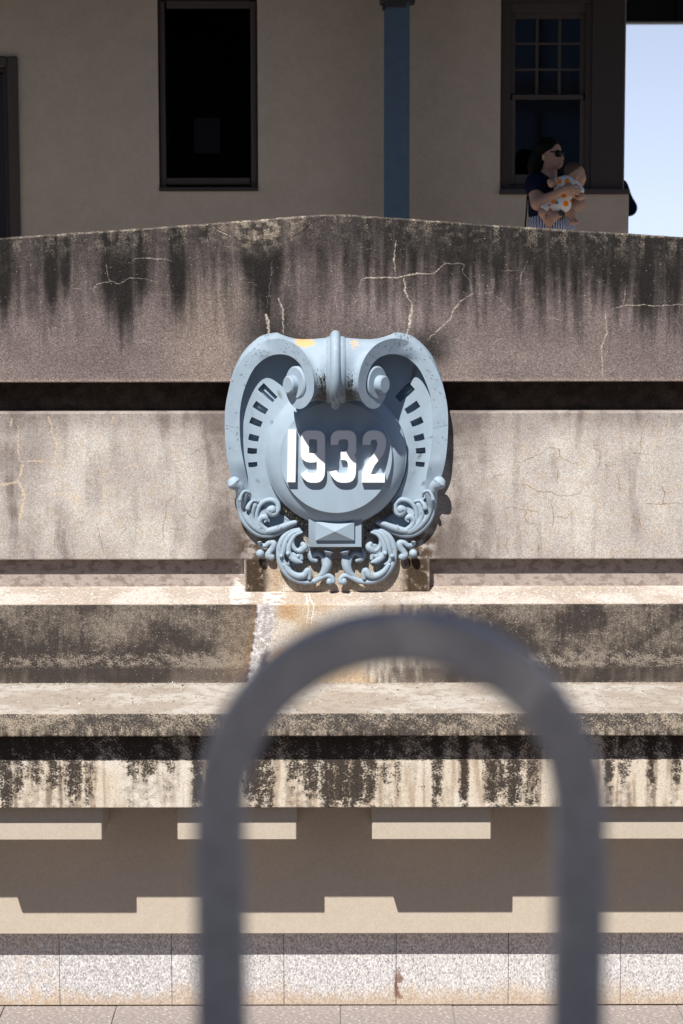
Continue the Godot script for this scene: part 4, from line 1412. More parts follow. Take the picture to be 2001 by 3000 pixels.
		for i in range(1, shell.size()):
			var a0: float = shell[i - 1][0]
			var a1: float = shell[i][0]
			if a1 - a0 < 0.01:
				continue
			var am := (a0 + a1) / 2.0
			var slot := []
			for s in slots:
				if absf(am - s[0]) < s[1]:
					slot = s
			var pt := func(w: int, r: float, dz: float) -> Vector3:
				var e: Array = shell[i - 1 + w]
				var p: Vector2 = cen + e[2] * r
				return mx.call(z1(p.x, p.y, shell_z.call(e[0], r, e[1]) + dz))
			var rad0 := []
			var rad1 := []
			var h0: float = shell[i - 1][1] + 8.0
			var h1: float = shell[i][1] + 8.0
			if slot.is_empty():
				for k in 9:
					rad0.append(lerpf(415.0, h0, k / 8.0)); rad1.append(lerpf(415.0, h1, k / 8.0))
			else:
				var f: Array = [415.0, 440.0, slot[2], slot[3]]
				rad0 = f.duplicate(); rad1 = f.duplicate()
				for k in [0.35, 0.7, 1.0]:
					rad0.append(lerpf(slot[3], maxf(h0, slot[3] + 4.0), k)); rad1.append(lerpf(slot[3], maxf(h1, slot[3] + 4.0), k))
			for k in range(1, rad0.size()):
				var cut: bool = not slot.is_empty() and k == 3
				var dz := -0.030 if cut else 0.0
				st.set_smooth_group(-1 if cut else 0)
				var A: Vector3 = pt.call(0, rad0[k - 1], dz)
				var B: Vector3 = pt.call(1, rad1[k - 1], dz)
				var C: Vector3 = pt.call(1, rad1[k], dz)
				var D: Vector3 = pt.call(0, rad0[k], dz)
				if mir > 0:
					cquad(st, A, D, C, B)
				else:
					cquad(st, A, B, C, D)
				if cut:
					var up := [pt.call(0, rad0[k - 1], 0.0), pt.call(1, rad1[k - 1], 0.0), pt.call(1, rad1[k], 0.0), pt.call(0, rad0[k], 0.0)]
					var dn := [A, B, C, D]
					for m in 4:
						cquad(st, up[m], up[(m + 1) % 4], dn[(m + 1) % 4], dn[m])
		part("slotted_shell", done(st), paintm, root)
		# leaves and small scrolls
		leaves(root, paintm, mir, xc)
	# collar in the middle of the roll
	var st := begin()
	var prof := [[-0.062, 0.185], [-0.060, 0.204], [-0.040, 0.206], [-0.037, 0.214], [-0.033, 0.226], [-0.026, 0.236], [-0.016, 0.243], [-0.004, 0.246], [0.008, 0.243], [0.018, 0.235], [0.024, 0.224], [0.027, 0.210], [0.031, 0.208], [0.050, 0.207], [0.052, 0.201], [0.058, 0.2], [0.060, 0.185]]
	var rows := []
	for e in prof:
		var ring := []
		for k in 49:
			var an := deg_to_rad(lerpf(125.0, -140.0, k / 48.0))
			ring.append(Vector3(xc + e[0], axis_y + e[1] * sin(an), axis_z + e[1] * cos(an)))
		rows.append(ring)
	var soot2 := func(p: Vector3) -> Color:
		var c := paint_at(p)
		var n := n3.get_noise_3dv(p * 45.0)
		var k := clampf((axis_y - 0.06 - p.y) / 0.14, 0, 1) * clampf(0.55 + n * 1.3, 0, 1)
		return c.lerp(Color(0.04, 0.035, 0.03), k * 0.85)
	grid(st, rows, false, soot2)
	part("collar", done(st), paintm, root)
	# roundel
	var smooth_paint := func(p: Vector3) -> Color:
		return Color(0.315, 0.395, 0.475) * (1.0 + n3.get_noise_3dv(p * 9.0) * 0.08 + n3.get_noise_3dv(p * Vector3(8.0, 40.0, 8.0)) * 0.04)
	st = begin()
	var rc2 := z1(772, 838, 0.12)
	var rp := [[0.0, 0.19], [0.18, 0.19], [0.352, 0.19], [0.356, 0.187], [0.3565, 0.168]]
	var rp2 := [[0.3565, 0.168], [0.375, 0.160], [0.395, 0.148], [0.415, 0.132], [0.432, 0.112], [0.441, 0.098]]
	var rp3 := [[0.441, 0.098], [0.450, 0.092], [0.452, 0.03]]
	for pr in [rp.slice(0, 3), rp.slice(2, 5), rp2, rp3]:
		rows = []
		for e in pr:
			var ring := []
			for k in 97:
				var an := TAU * k / 96.0
				ring.append(Vector3(rc2.x + e[0] * cos(an), rc2.y + e[0] * sin(an), e[1]))
			rows.append(ring)
		grid(st, rows, true, smooth_paint)
	part("roundel", done(st), paintm, root)
	# block at the foot with its raised hip
	st = begin()
	var a := z1(611, 1182, 0.115)
	var b2 := z1(925, 1374, 0.115)
	slab_poly(st, PackedVector2Array([Vector2(a.x, b2.y), Vector2(b2.x, b2.y), Vector2(b2.x, a.y), Vector2(a.x, a.y)]), 0.0, 0.115, 0.004)
	var tab := part("tablet", done(st), paintm, root)
	st = begin()
	st.set_smooth_group(-1)
	var h0 := z1(653, 1225, 0.13)
	var h1 := z1(880, 1333, 0.13)
	var zb0 := 0.115
	var zb1 := 0.132
	var cq := [Vector2(h0.x, h1.y), Vector2(h1.x, h1.y), Vector2(h1.x, h0.y), Vector2(h0.x, h0.y)]
	var apex := Vector3((h0.x + h1.x) / 2.0, lerpf(h1.y, h0.y, 0.52), 0.165)
	for i in 4:
		var p: Vector2 = cq[i]
		var q: Vector2 = cq[(i + 1) % 4]
		cquad(st, Vector3(p.x, p.y, zb0), Vector3(q.x, q.y, zb0), Vector3(q.x, q.y, zb1), Vector3(p.x, p.y, zb1))
		put(st, Vector3(p.x, p.y, zb1)); put(st, Vector3(q.x, q.y, zb1)); put(st, apex)
	part("hipped_boss", done(st), paintm, tab)
	# the date
	var D := func(pts: Array) -> PackedVector2Array:
		var out := PackedVector2Array()
		for p in pts:
			var w := pix(800.0 + p[0] / 4.3556, 1220.0 + p[1] / 4.3556, 0.22)
			out.append(Vector2(w.x, w.y))
		return out
	var digits := [
		[[190, 175], [297, 175], [285, 838], [180, 838]],
		[[430, 184], [460, 181], [560, 181], [600, 187], [635, 208], [656, 240], [664, 280], [662, 700], [655, 760], [632, 805], [600, 834], [560, 845], [480, 845], [440, 834], [400, 805], [375, 775], [355, 740], [395, 716], [437, 690], [447, 715], [470, 731], [510, 734], [540, 728], [556, 705], [558, 576], [530, 586], [470, 588], [420, 577], [380, 552], [358, 515], [352, 470], [352, 290], [358, 250], [376, 214], [400, 195]],
		[[735, 362], [735, 290], [745, 245], [768, 210], [800, 190], [840, 181], [960, 181], [1005, 190], [1038, 214], [1057, 255], [1061, 300], [1061, 440], [1055, 470], [1030, 500], [1052, 530], [1060, 570], [1056, 730], [1043, 780], [1015, 818], [980, 838], [940, 845], [870, 845], [820, 832], [775, 798], [742, 755], [720, 710], [765, 698], [815, 690], [828, 720], [848, 736], [880, 741], [915, 738], [940, 720], [952, 690], [955, 610], [946, 575], [925, 558], [900, 555], [862, 555], [862, 453], [910, 453], [940, 442], [955, 415], [960, 380], [960, 330], [950, 302], [925, 291], [868, 291], [845, 300], [833, 325], [831, 362]],
		[[1142, 362], [1142, 300], [1152, 255], [1175, 218], [1210, 192], [1250, 181], [1310, 181], [1360, 192], [1402, 218], [1430, 258], [1442, 310], [1440, 370], [1425, 440], [1390, 510], [1340, 570], [1295, 625], [1268, 680], [1248, 738], [1427, 738], [1425, 843], [1133, 843], [1133, 735], [1148, 680], [1180, 615], [1225, 550], [1275, 490], [1312, 430], [1330, 375], [1332, 335], [1320, 308], [1298, 294], [1272, 295], [1252, 308], [1245, 335], [1245, 362]],
	]
	var white := mat(lin(0.88, 0.88, 0.89), 0.5, 0.4)
	for d in digits:
		st = begin()
		var outline: PackedVector2Array = D.call(d)
		if d[0][0] == 430:      # the nine: cut round its counter in two halves
			var hole: PackedVector2Array = D.call([[470, 291], [458, 312], [458, 455], [470, 471], [548, 471], [562, 455], [562, 312], [548, 291]])
			for half in [[[300, 100], [510, 100], [510, 900], [300, 900]], [[510, 100], [720, 100], [720, 900], [510, 900]]]:
				for piece in Geometry2D.intersect_polygons(outline, D.call(half)):
					for rest in Geometry2D.clip_polygons(piece, hole):
						slab_poly(st, rest, 0.189, 0.224, 0.0)
		else:
			slab_poly(st, outline, 0.189, 0.224, 0.0)
		part("numeral", done(st), white, root)
	# matted dirt caught under the roll and moss beside the tablet
	st = begin()
	var dr := RandomNumberGenerator.new()
	dr.seed = 44
	for i in 420:
		var side := -1.0 if dr.randf() < 0.5 else 1.0
		var th := deg_to_rad(clampf(dr.randfn(-32.0, 15.0), -66.0, 4.0))
		var xx := xc + side * (0.062 + absf(dr.randfn(0.0, 0.032)))
		var R := 0.186 + dr.randf() * 0.012
		var p := Vector3(xx, axis_y + R * sin(th), axis_z + R * cos(th))
		crumb(st, p, dr.randf_range(0.003, 0.008), dr, Color(0.035, 0.029, 0.024).lerp(Color(0.20, 0.16, 0.12), dr.randf() * dr.randf()))
	var dirt := part("dirt", done(st), vmat(1.0, 0.1), root)
	dirt.set_meta("kind", "stuff")
	st = begin()
	for i in 260:
		var side := -1.0 if dr.randf() < 0.3 else 1.0
		var t := dr.randf()
		var p := z1(lerpf(470, 605, t) + dr.randfn(0, 7), lerpf(1150, 1235, t) + dr.randfn(0, 9), 0.05 + dr.randf() * 0.03)
		if side < 0:
			p.x = 2.0 * xc - p.x
		crumb(st, p, dr.randf_range(0.004, 0.010), dr, Color(0.05, 0.055, 0.015).lerp(Color(0.22, 0.19, 0.16), dr.randf()))
	for i in 160:
		var p := z1(lerpf(585, 612, dr.randf()), lerpf(1235, 1420, dr.randf()), 0.03 + dr.randf() * 0.03)
		if dr.randf() < 0.5:
			p.x = 2.0 * xc - p.x
		crumb(st, p, dr.randf_range(0.004, 0.009), dr, Color(0.03, 0.026, 0.02).lerp(Color(0.16, 0.12, 0.09), dr.randf()))
	part("moss", done(st), vmat(1.0, 0.1), root).set_meta("kind", "stuff")

func crumb(st: SurfaceTool, p: Vector3, r: float, dr: RandomNumberGenerator, c: Color) -> void:
	st.set_smooth_group(-1)
	st.set_color(c)
	var v := []
	for k in 4:
		v.append(p + Vector3(dr.randf_range(-1, 1), dr.randf_range(-1, 1), dr.randf_range(-1, 1)).normalized() * r)
	tri(st, v[0], v[1], v[2]); tri(st, v[0], v[2], v[3]); tri(st, v[0], v[3], v[1]); tri(st, v[1], v[3], v[2])

func leaves(root: Node3D, m: Material, mir: float, xc: float) -> void:
	var S := 1.0 / 4.3556 / plane_scale(0.05)     # metres per crop pixel
	var T := func(st: SurfaceTool, pts: Array, z: float, dz := 0.0, squash := 0.85) -> void:
		var out := []
		for i in pts.size():
			var p: Array = pts[i]
			var zz: float = z + dz * i / maxf(1.0, pts.size() - 1)
			if p.size() > 3: zz = p[3]
			var w := z2(p[0], p[1], zz)
			out.append(Vector4(w.x, w.y, w.z, p[2] * S * 1.1))
		tube(st, out, mir, xc, squash)
	var backing := func(st: SurfaceTool, pts: Array, z1_: float) -> void:
		var poly := PackedVector2Array()
		for p in pts:
			var w := z2(p[0], p[1], z1_)
			poly.append(Vector2(xc + (w.x - xc) * mir, w.y))
		slab_poly(st, poly, -0.002, z1_, 0.006)
	# upper acanthus leaf
	var st := begin()
	backing.call(st, [[240, 60], [330, -10], [415, 10], [430, 110], [520, 140], [600, 110], [700, 95], [775, 160], [780, 270], [830, 300], [900, 360], [985, 395], [985, 425], [850, 500], [700, 560], [560, 575], [420, 500], [310, 380], [250, 200]], 0.022)
	T.call(st, [[196, -112, 78, 0.105], [206, -100, 78, 0.105], [262, -55, 58, 0.098], [278, 20, 52, 0.085], [264, 110, 40, 0.06], [278, 240, 34], [320, 360, 36], [405, 465, 38], [520, 540, 38], [650, 555, 36], [780, 520, 30], [890, 465, 24], [985, 410, 16]], 0.042)
	T.call(st, [[345, 20, 40, 0.09], [315, 120, 42, 0.075], [318, 230, 38], [365, 340, 40], [445, 435, 40], [550, 505, 36], [640, 530, 22]], 0.055)
	T.call(st, [[375, 215, 30, 0.085], [395, 165, 24, 0.085], [440, 120, 18, 0.075], [510, 132, 16, 0.06]], 0.07)
	T.call(st, [[455, 170, 40], [425, 260, 40], [430, 350, 36], [490, 440, 34], [570, 500, 30], [630, 520, 18]], 0.058)
	T.call(st, [[275, 105, 24, 0.115], [292, 45, 18, 0.115], [335, -5, 16, 0.11], [395, 15, 16, 0.10], [405, 70, 14, 0.085]], 0.07)
	T.call(st, [[370, 60, 30], [385, 130, 34], [380, 200, 30]], 0.05)
	T.call(st, [[560, 470, 20], [495, 390, 22], [488, 290, 24], [520, 190, 26], [590, 125, 28], [680, 108, 30], [748, 150, 30], [762, 220, 34], [728, 275, 36], [680, 285, 40], [655, 245, 46], [690, 228, 50]], 0.052, 0.02)
	T.call(st, [[640, 505, 30], [560, 455, 34], [525, 390, 34], [550, 335, 36], [595, 330, 36], [615, 360, 22], [590, 390, 12]], 0.056, 0.01)
	T.call(st, [[615, 505, 34], [700, 490, 40], [820, 450, 38], [920, 410, 32], [985, 392, 26]], 0.058)
	part("acanthus_leaf", done(st), m, root)
	# lower curled leaf
	st = begin()
	backing.call(st, [[1010, 465], [900, 500], [800, 610], [755, 730], [755, 860], [790, 980], [880, 1090], [1020, 1165], [1180, 1175], [1195, 1060], [1150, 985], [1085, 1040], [980, 1050], [900, 950], [1070, 915], [1085, 800], [1120, 700], [1000, 660], [970, 600], [1000, 530], [1100, 520]], 0.020)
	T.call(st, [[1030, 480, 18], [920, 510, 28], [830, 590, 34], [782, 710, 38], [782, 850, 40], [820, 965, 40], [905, 1070, 40], [1020, 1135, 38], [1120, 1155, 30], [1200, 1150, 22]], 0.045)
	T.call(st, [[1040, 500, 20], [940, 540, 28], [870, 630, 32], [835, 730, 32], [815, 830, 26], [840, 900, 22], [895, 930, 10]], 0.058)
	T.call(st, [[1060, 520, 18], [975, 560, 24], [915, 660, 30], [895, 760, 32], [930, 840, 36], [1000, 885, 34], [1065, 905, 14]], 0.062)
	T.call(st, [[965, 570, 16], [945, 650, 22], [965, 720, 26], [1010, 755, 28], [1060, 745, 40], [1095, 705, 44], [1075, 670, 30]], 0.06)
	T.call(st, [[950, 800, 24], [1000, 830, 28], [1050, 800, 22], [1060, 860, 24]], 0.055)
	T.call(st, [[840, 930, 26], [905, 1020, 34], [1000, 1075, 40], [1090, 1070, 42], [1140, 1005, 34], [1165, 1050, 28], [1160, 1110, 24]], 0.060)
	for q in [[800, 825, 26], [888, 790, 30]]:
		var w := z2(q[0], q[1], 0.075)
		ball(st, w, q[2] * S, mir, xc)
	part("curled_leaf", done(st), m, root)
	# foot scroll and inner stem
	st = begin()
	T.call(st, [[1120, 1160, 24], [1220, 1145, 32], [1310, 1100, 32], [1390, 1072, 30], [1448, 1098, 28], [1460, 1145, 30], [1420, 1150, 44]], 0.045, 0.01)
	T.call(st, [[1280, 1090, 26], [1345, 1035, 46], [1385, 940, 56], [1395, 850, 48], [1400, 800, 40], [1405, 768, 58, 0.075], [1406, 762, 58, 0.075]], 0.045)
	T.call(st, [[1360, 960, 34], [1335, 850, 30], [1290, 795, 28], [1225, 800, 30], [1200, 850, 30], [1245, 880, 30]], 0.045)
	T.call(st, [[1165, 735, 22], [1165, 800, 34], [1190, 860, 34], [1230, 885, 26]], 0.04)
	part("foot_scroll", done(st), m, root)
	# sprig and bead
	st = begin()
	T.call(st, [[525, 650, 28, 0.055], [540, 685, 26], [600, 690, 28], [650, 655, 32], [705, 665, 40], [690, 725, 38], [655, 770, 36], [640, 815, 44], [680, 840, 40]], 0.035)
	part("sprig", done(st), m, root)
	st = begin()
	ball(st, z2(532, 792, 0.045), 54 * S, mir, xc)
	part("bead", done(st), m, root)

# --- people
func people() -> void:
	var zw := -2.45
	var feet := cam_pos.y - 0.71
	var W := func(x: float, y: float, dz: float) -> Vector3:      # crop (1520, 400), enlarged 7.127
		return pix(1520.0 + x / 7.127, 400.0 + y / 7.127, zw + dz)
	var skinc := Color(0.42, 0.255, 0.185)
	var skin_col := func(p: Vector3, _n: Vector3) -> Color:
		return skinc * (1.0 + n3.get_noise_3dv(p * 40.0) * 0.06)
	var flat_col := func(c: Color) -> Callable:
		return func(p: Vector3, _n: Vector3) -> Color:
			return c * (1.0 + n3.get_noise_3dv(p * 60.0) * 0.10)
	var at: Vector3 = W.call(600, 1700, 0.0)
	var origin := Vector3(at.x, feet, zw)
	var woman := thing("person", "woman in navy top and striped trousers holding a baby beside the window", "person", origin)
	var put_part   := func(_lead: float, called: String, bones: Array, cell: float, k: float, col: Callable, m: Material, par: Node3D) -> MeshInstance3D:
		var moved := []
		for b in bones:
			moved.append([b[0] - origin, b[1], b[2] - origin, b[3]])
		return part(called, skin(moved, cell, k, col), m, par)
	var skm := vmat(0.6, 0.35)
	var cloth := vmat(0.95, 0.15)
	# joints
	var shR: Vector3 = W.call(285, 985, 0.10)
	var elR: Vector3 = W.call(400, 1390, 0.17)
	var wrR: Vector3 = W.call(900, 1130, 0.27)
	var shL: Vector3 = W.call(900, 985, -0.12)
	var elL: Vector3 = W.call(1235, 1400, 0.02)
	var wrL: Vector3 = W.call(830, 1640, 0.20)
	var head: Vector3 = W.call(650, 300, 0.0)
	var face := Vector3(0.82, -0.05, 0.57).normalized()      # where the face points
	var cross := Vector3(0.57, 0.0, -0.82)                    # her left
	var chin: Vector3 = head + face * 0.062 + Vector3(0, -0.118, 0)
	var neck: Vector3 = W.call(600, 830, 0.0)
	var chest: Vector3 = W.call(590, 1120, 0.0)
	var waist: Vector3 = W.call(575, 1560, 0.0)
	var hip := Vector3(W.call(690, 1900, 0.0).x, W.call(690, 1900, 0.0).y, zw)
	# body
	var body := [
		[W.call(650, 700, 0.0), 0.046, neck, 0.052], [neck, 0.05, chest + Vector3(0, 0.08, 0), 0.08],
		[shR, 0.050, elR, 0.046], [elR, 0.044, wrR, 0.026], [W.call(620, 850, 0.045), 0.05, W.call(668, 1020, 0.10), 0.022], [shL, 0.050, elL, 0.045], [elL, 0.042, wrL, 0.026],
		[chest + cross * 0.06, 0.09, waist + cross * 0.04, 0.09], [chest - cross * 0.06, 0.09, waist - cross * 0.04, 0.09],
		[hip + cross * 0.07, 0.10, hip + cross * 0.08 + Vector3(0, -0.40, 0.02), 0.06], [hip - cross * 0.07, 0.10, hip - cross * 0.08 + Vector3(0, -0.40, 0.02), 0.06],
	]
	for s in [-1.0, 1.0]:
		var kn: Vector3 = hip + cross * 0.08 * s + Vector3(0, -0.40, 0.02)
		var an := Vector3(kn.x, feet + 0.08, kn.z - 0.02)
		body.append([kn, 0.055, an, 0.036])
		body.append([an + Vector3(0, -0.04, 0), 0.035, an + face * 0.15 + Vector3(0, -0.045, 0), 0.03])
	var bm: MeshInstance3D = put_part.call(0.0, "body", body, 0.013, 60.0, skin_col, skm, woman)
	# head on a finer grid
	var hb := [
		[head + Vector3(0, 0.012, 0) - face * 0.012, 0.083, head + Vector3(0, -0.005, 0) + face * 0.008, 0.078],
		[head + face * 0.028 + Vector3(0, -0.055, 0), 0.064, chin + Vector3(0, 0.02, 0), 0.032],
		[head + face * 0.045 + cross * 0.028 + Vector3(0, -0.045, 0), 0.034, chin + cross * 0.012 + Vector3(0, 0.02, 0), 0.024],
		[head + face * 0.045 - cross * 0.028 + Vector3(0, -0.045, 0), 0.034, chin - cross * 0.012 + Vector3(0, 0.02, 0), 0.024],
		[head + face * 0.083 + Vector3(0, -0.012, 0), 0.010, head + face * 0.106 + Vector3(0, -0.052, 0), 0.0115],
		[head + face * 0.094 + cross * 0.011 + Vector3(0, -0.055, 0), 0.008, head + face * 0.094 - cross * 0.011 + Vector3(0, -0.055, 0), 0.008],
		[head + face * 0.092 + cross * 0.018 + Vector3(0, -0.080, 0), 0.0075, head + face * 0.092 - cross * 0.018 + Vector3(0, -0.080, 0), 0.0075],
		[head + face * 0.089 + cross * 0.014 + Vector3(0, -0.090, 0), 0.008, head + face * 0.089 - cross * 0.014 + Vector3(0, -0.090, 0), 0.008],
		[W.call(525, 400, 0.088), 0.014, W.call(520, 470, 0.084), 0.011],
		[head + Vector3(0, -0.08, 0), 0.05, W.call(615, 780, 0.0), 0.048],
	]
	var lips := head + face * 0.095 + Vector3(0, -0.085, 0)
	var head_col := func(p: Vector3, _n: Vector3) -> Color:
		var q := p + origin
		var c := skinc * (1.0 + n3.get_noise_3dv(p * 60.0) * 0.05)
		var d := (q - lips)
		if absf(d.y) < 0.010 and absf(d.dot(cross)) < 0.022 and d.length() < 0.03:
			c = Color(0.30, 0.12, 0.10)
		return c
	put_part.call(0.0, "head", hb, 0.0045, 150.0, head_col, skm, woman)
	# hair
	var hair := [
		[head + Vector3(0, 0.018, 0) - face * 0.044, 0.084, head + Vector3(0, 0.022, 0) - face * 0.012, 0.080],
		[head - cross * 0.045 + Vector3(0, 0.03, 0) + face * 0.012, 0.042, head - cross * 0.050 + Vector3(0, 0.018, 0) - face * 0.03, 0.045], [head + cross * 0.045 + Vector3(0, 0.03, 0) + face * 0.012, 0.042, head + cross * 0.050 + Vector3(0, 0.01, 0) - face * 0.03, 0.045],
		[head - face * 0.045 + Vector3(0, -0.02, 0), 0.072, W.call(400, 520, -0.02), 0.05],
		[W.call(390, 440, -0.01), 0.056, W.call(345, 620, -0.02), 0.052], [W.call(345, 620, -0.02), 0.052, W.call(340, 820, -0.04), 0.040],
	]
	put_part.call(0.0, "hair", hair, 0.006, 110.0, flat_col.call(Color(0.006, 0.005, 0.006)), vmat(0.7, 0.25), woman)
	# sunglasses
	var st := begin()
	for s in [-1.0, 1.0]:
		var c: Vector3 = head + face * 0.090 + cross * 0.032 * s + Vector3(0, -0.018, 0) - origin
		var o1: Vector3 = (face + cross * 0.35 * s).normalized()
		var ex: Vector3 = o1.cross(Vector3.UP).normalized()
		sg += 1
		st.set_smooth_group(sg)
		for rr in [[0.0, 0.010, 1.0, 0.006], [1.0, 0.006, 1.12, -0.006]]:
			for k in 20:
				var p := []
				for t in [[rr[0], rr[1], k], [rr[0], rr[1], k + 1], [rr[2], rr[3], k + 1], [rr[2], rr[3], k]]:
					var an: float = TAU * t[2] / 20.0
					p.append(c + o1 * t[1] + (ex * cos(an) * 0.028 + Vector3.UP * sin(an) * 0.024) * t[0])
				quad(st, p[0], p[1], p[2], p[3])
		bevel_box(st, c + face * -0.004 - Vector3(0.004, 0.004, 0.004) + Vector3(0, 0.016, 0), c + Vector3(0.004, 0.004, 0.004) + Vector3(0, 0.016, 0), 0.001)
		# temple
		var ear: Vector3 = head + cross * s * 0.078 - face * 0.012 + Vector3(0, -0.012, 0) - origin
		var a0: Vector3 = c + o1 * -0.004 + cross * 0.026 * s + Vector3(0, 0.012, 0)
		for k in 3:
			var dy := Vector3(0, 0.005, 0)
			var dn: Vector3 = cross * s * 0.003
			quad(st, a0 + dy, ear + dy + dn, ear - dy + dn, a0 - dy)
			quad(st, a0 + dy + dn, ear + dy + dn * 2.0, ear - dy + dn * 2.0, a0 - dy + dn)
	var br: Vector3 = head + face * 0.094 + Vector3(0, -0.008, 0) - origin
	bevel_box(st, br - Vector3(0.012, 0.004, 0.012), br + Vector3(0.010, 0.004, 0.010), 0.002)
	part("sunglasses", done(st), mat(lin(0.006, 0.006, 0.007), 0.45, 0.3), woman)
	# navy top
	var top := [
		[chest + cross * 0.07, 0.105, waist + cross * 0.055, 0.105], [chest - cross * 0.07, 0.105, waist - cross * 0.055, 0.105],
		[shR + Vector3(0.01, 0.005, 0), 0.062, shR.lerp(elR, 0.22), 0.062], [shL, 0.06, shL.lerp(elL, 0.3), 0.06],
		[shR + Vector3(0.03, 0.02, -0.02), 0.05, neck + Vector3(-0.05, -0.035, 0.0), 0.04], [shL + Vector3(-0.02, 0.02, 0.02), 0.05, neck + Vector3(0.04, -0.05, -0.03), 0.035],
		[waist, 0.11, waist + Vector3(0, -0.05, 0), 0.115], [chest + Vector3(0, 0.03, 0) - face * 0.03, 0.11, chest - face * 0.02, 0.11],
	]
	put_part.call(0.0, "top", top, 0.011, 60.0, flat_col.call(Color(0.012, 0.016, 0.034)), cloth, woman)
	# striped trousers
	var img := Image.create(64, 4, false, Image.FORMAT_RGB8)
	for x in 64:
		for y in 4:
			var k := 0.5 + 0.5 * cos(TAU * x / 16.0)
			img.set_pixel(x, y, Color(0.80, 0.81, 0.84).lerp(Color(0.27, 0.34, 0.50), sstep(0.35, 0.65, k)))
	var stripes := mat(Color.WHITE, 0.95, 0.15)
	stripes.albedo_texture = ImageTexture.create_from_image(img)
	stripes.uv1_triplanar = true
	stripes.uv1_scale = Vector3(13.0, 13.0, 13.0)
	stripes.uv1_triplanar_sharpness = 3.0
	var legs := [[waist + Vector3(0, -0.075, 0) + cross * 0.04, 0.105, hip + cross * 0.07, 0.13], [waist + Vector3(0, -0.075, 0) - cross * 0.04, 0.105, hip - cross * 0.07, 0.13]]
	for s in [-1.0, 1.0]:
		var kn: Vector3 = hip + cross * 0.09 * s + Vector3(0, -0.40, 0.02)
		legs.append([hip + cross * 0.07 * s, 0.13, kn, 0.10])
		legs.append([kn, 0.10, Vector3(kn.x, feet + 0.12, kn.z - 0.02), 0.09])
	put_part.call(0.0, "trousers", legs, 0.014, 50.0, flat_col.call(Color(0.5, 0.5, 0.5)), stripes, woman)
	# hands: palm and five fingers each
	var hand := func(_lead: float, called: String, wr: Vector3, palm: Vector3, knuckles: Array, tips: Array, thumb: Array) -> void:
		var hb2 := [[wr, 0.025, palm, 0.026]]
		for i in 4:
			var kk: Vector3 = knuckles[i]
			var tt: Vector3 = tips[i]
			hb2.append([palm, 0.022, kk, 0.0125])
			hb2.append([wr.lerp(kk, 0.5), 0.018, kk, 0.0125])
			var mid: Vector3 = kk.lerp(tt, 0.5) + Vector3(0, 0, 0.007)
			hb2.append([kk, 0.0105, mid, 0.0095])
			hb2.append([mid, 0.0095, tt, 0.008])
		hb2.append([thumb[0], 0.016, thumb[1], 0.012]); hb2.append([thumb[1], 0.011, thumb[2], 0.009])
		put_part.call(0.0, called, hb2, 0.0045, 230.0, skin_col, skm, bm)
	hand.call(0.0, "hand", wrR, W.call(1010, 1090, 0.28),
		[W.call(1085, 1040, 0.29), W.call(1105, 1090, 0.29), W.call(1100, 1140, 0.285), W.call(1080, 1185, 0.28)],
		[W.call(1250, 1040, 0.25), W.call(1270, 1130, 0.25), W.call(1260, 1210, 0.245), W.call(1165, 1275, 0.245)],
		[W.call(970, 1060, 0.28), W.call(1010, 1000, 0.265), W.call(1070, 985, 0.25)])
	hand.call(0.0, "hand", wrL, W.call(740, 1660, 0.24),
		[W.call(655, 1640, 0.25), W.call(640, 1700, 0.25), W.call(650, 1760, 0.245), W.call(680, 1800, 0.24)],
		[W.call(560, 1730, 0.235), W.call(560, 1790, 0.235), W.call(590, 1840, 0.23), W.call(640, 1890, 0.225)],
		[W.call(740, 1620, 0.25), W.call(660, 1585, 0.25), W.call(560, 1575, 0.235)])
	# watch on her left wrist
	st = begin()
	var wa := wrL - origin
	var wd := (elL - wrL).normalized()
	var wc := wa + wd * 0.022
	var s1 := wd.cross(Vector3.BACK).normalized()
	var s2 := wd.cross(s1).normalized()
	var rws := []
	for e in [[-0.011, 0.028], [-0.011, 0.0335], [0.011, 0.0345], [0.011, 0.029]]:
		var ring := []
		for k in 25:
			var an := TAU * k / 24.0
			ring.append(wc + wd * e[0] + (s1 * cos(an) + s2 * sin(an)) * e[1])
		rws.append(ring)
	grid(st, rws, false)
	var fcx := wc + Vector3(0.004, 0.008, 0.033)
	rws = []
	for e in [[0.0, 0.006], [0.019, 0.006], [0.0215, 0.003], [0.0215, -0.008]]:
		var ring := []
		for k in 25:
			var an := TAU * k / 24.0
			ring.append(fcx + wd * cos(an) * e[0] + Vector3(0, 1, 0) * sin(an) * e[0] + Vector3(0, 0, e[1]))
		rws.append(ring)
	grid(st, rws, false)
	part("wristwatch", done(st), mat(lin(0.008, 0.008, 0.009), 0.3, 0.5), woman)
	# ring on her finger
	var rg := TorusMesh.new()
	rg.inner_radius = 0.0095
	rg.outer_radius = 0.0125
	var ro := part("finger_ring", rg, mat(lin(0.75, 0.62, 0.35), 0.25, 0.6), woman)
	ro.position = W.call(1140, 1160, 0.285) - origin
	ro.rotation = Vector3(0, 0, 1.3)
	# shoulder bag: its strap shows beside her, the bag hangs behind her hip
	var bag := thing("shoulder_bag", "thin black strap of a bag hanging behind the woman in the navy top", "bag", origin)
	var spts := []
	for p in [W.call(420, 830, 0.03), W.call(330, 900, -0.10), W.call(190, 1200, -0.16), W.call(165, 1500, -0.17), W.call(130, 1900, -0.17), W.call(118, 2060, -0.17)]:
		spts.append(Vector4(p.x - origin.x, p.y - origin.y, p.z - origin.z, 0.006))
	st = begin()
	tube(st, spts, 1.0, 0.0, 0.5, 8)
	part("strap", done(st), mat(lin(0.008, 0.008, 0.008), 0.7, 0.3), bag)
	var bp: Vector3 = W.call(118, 2060, -0.17) - origin
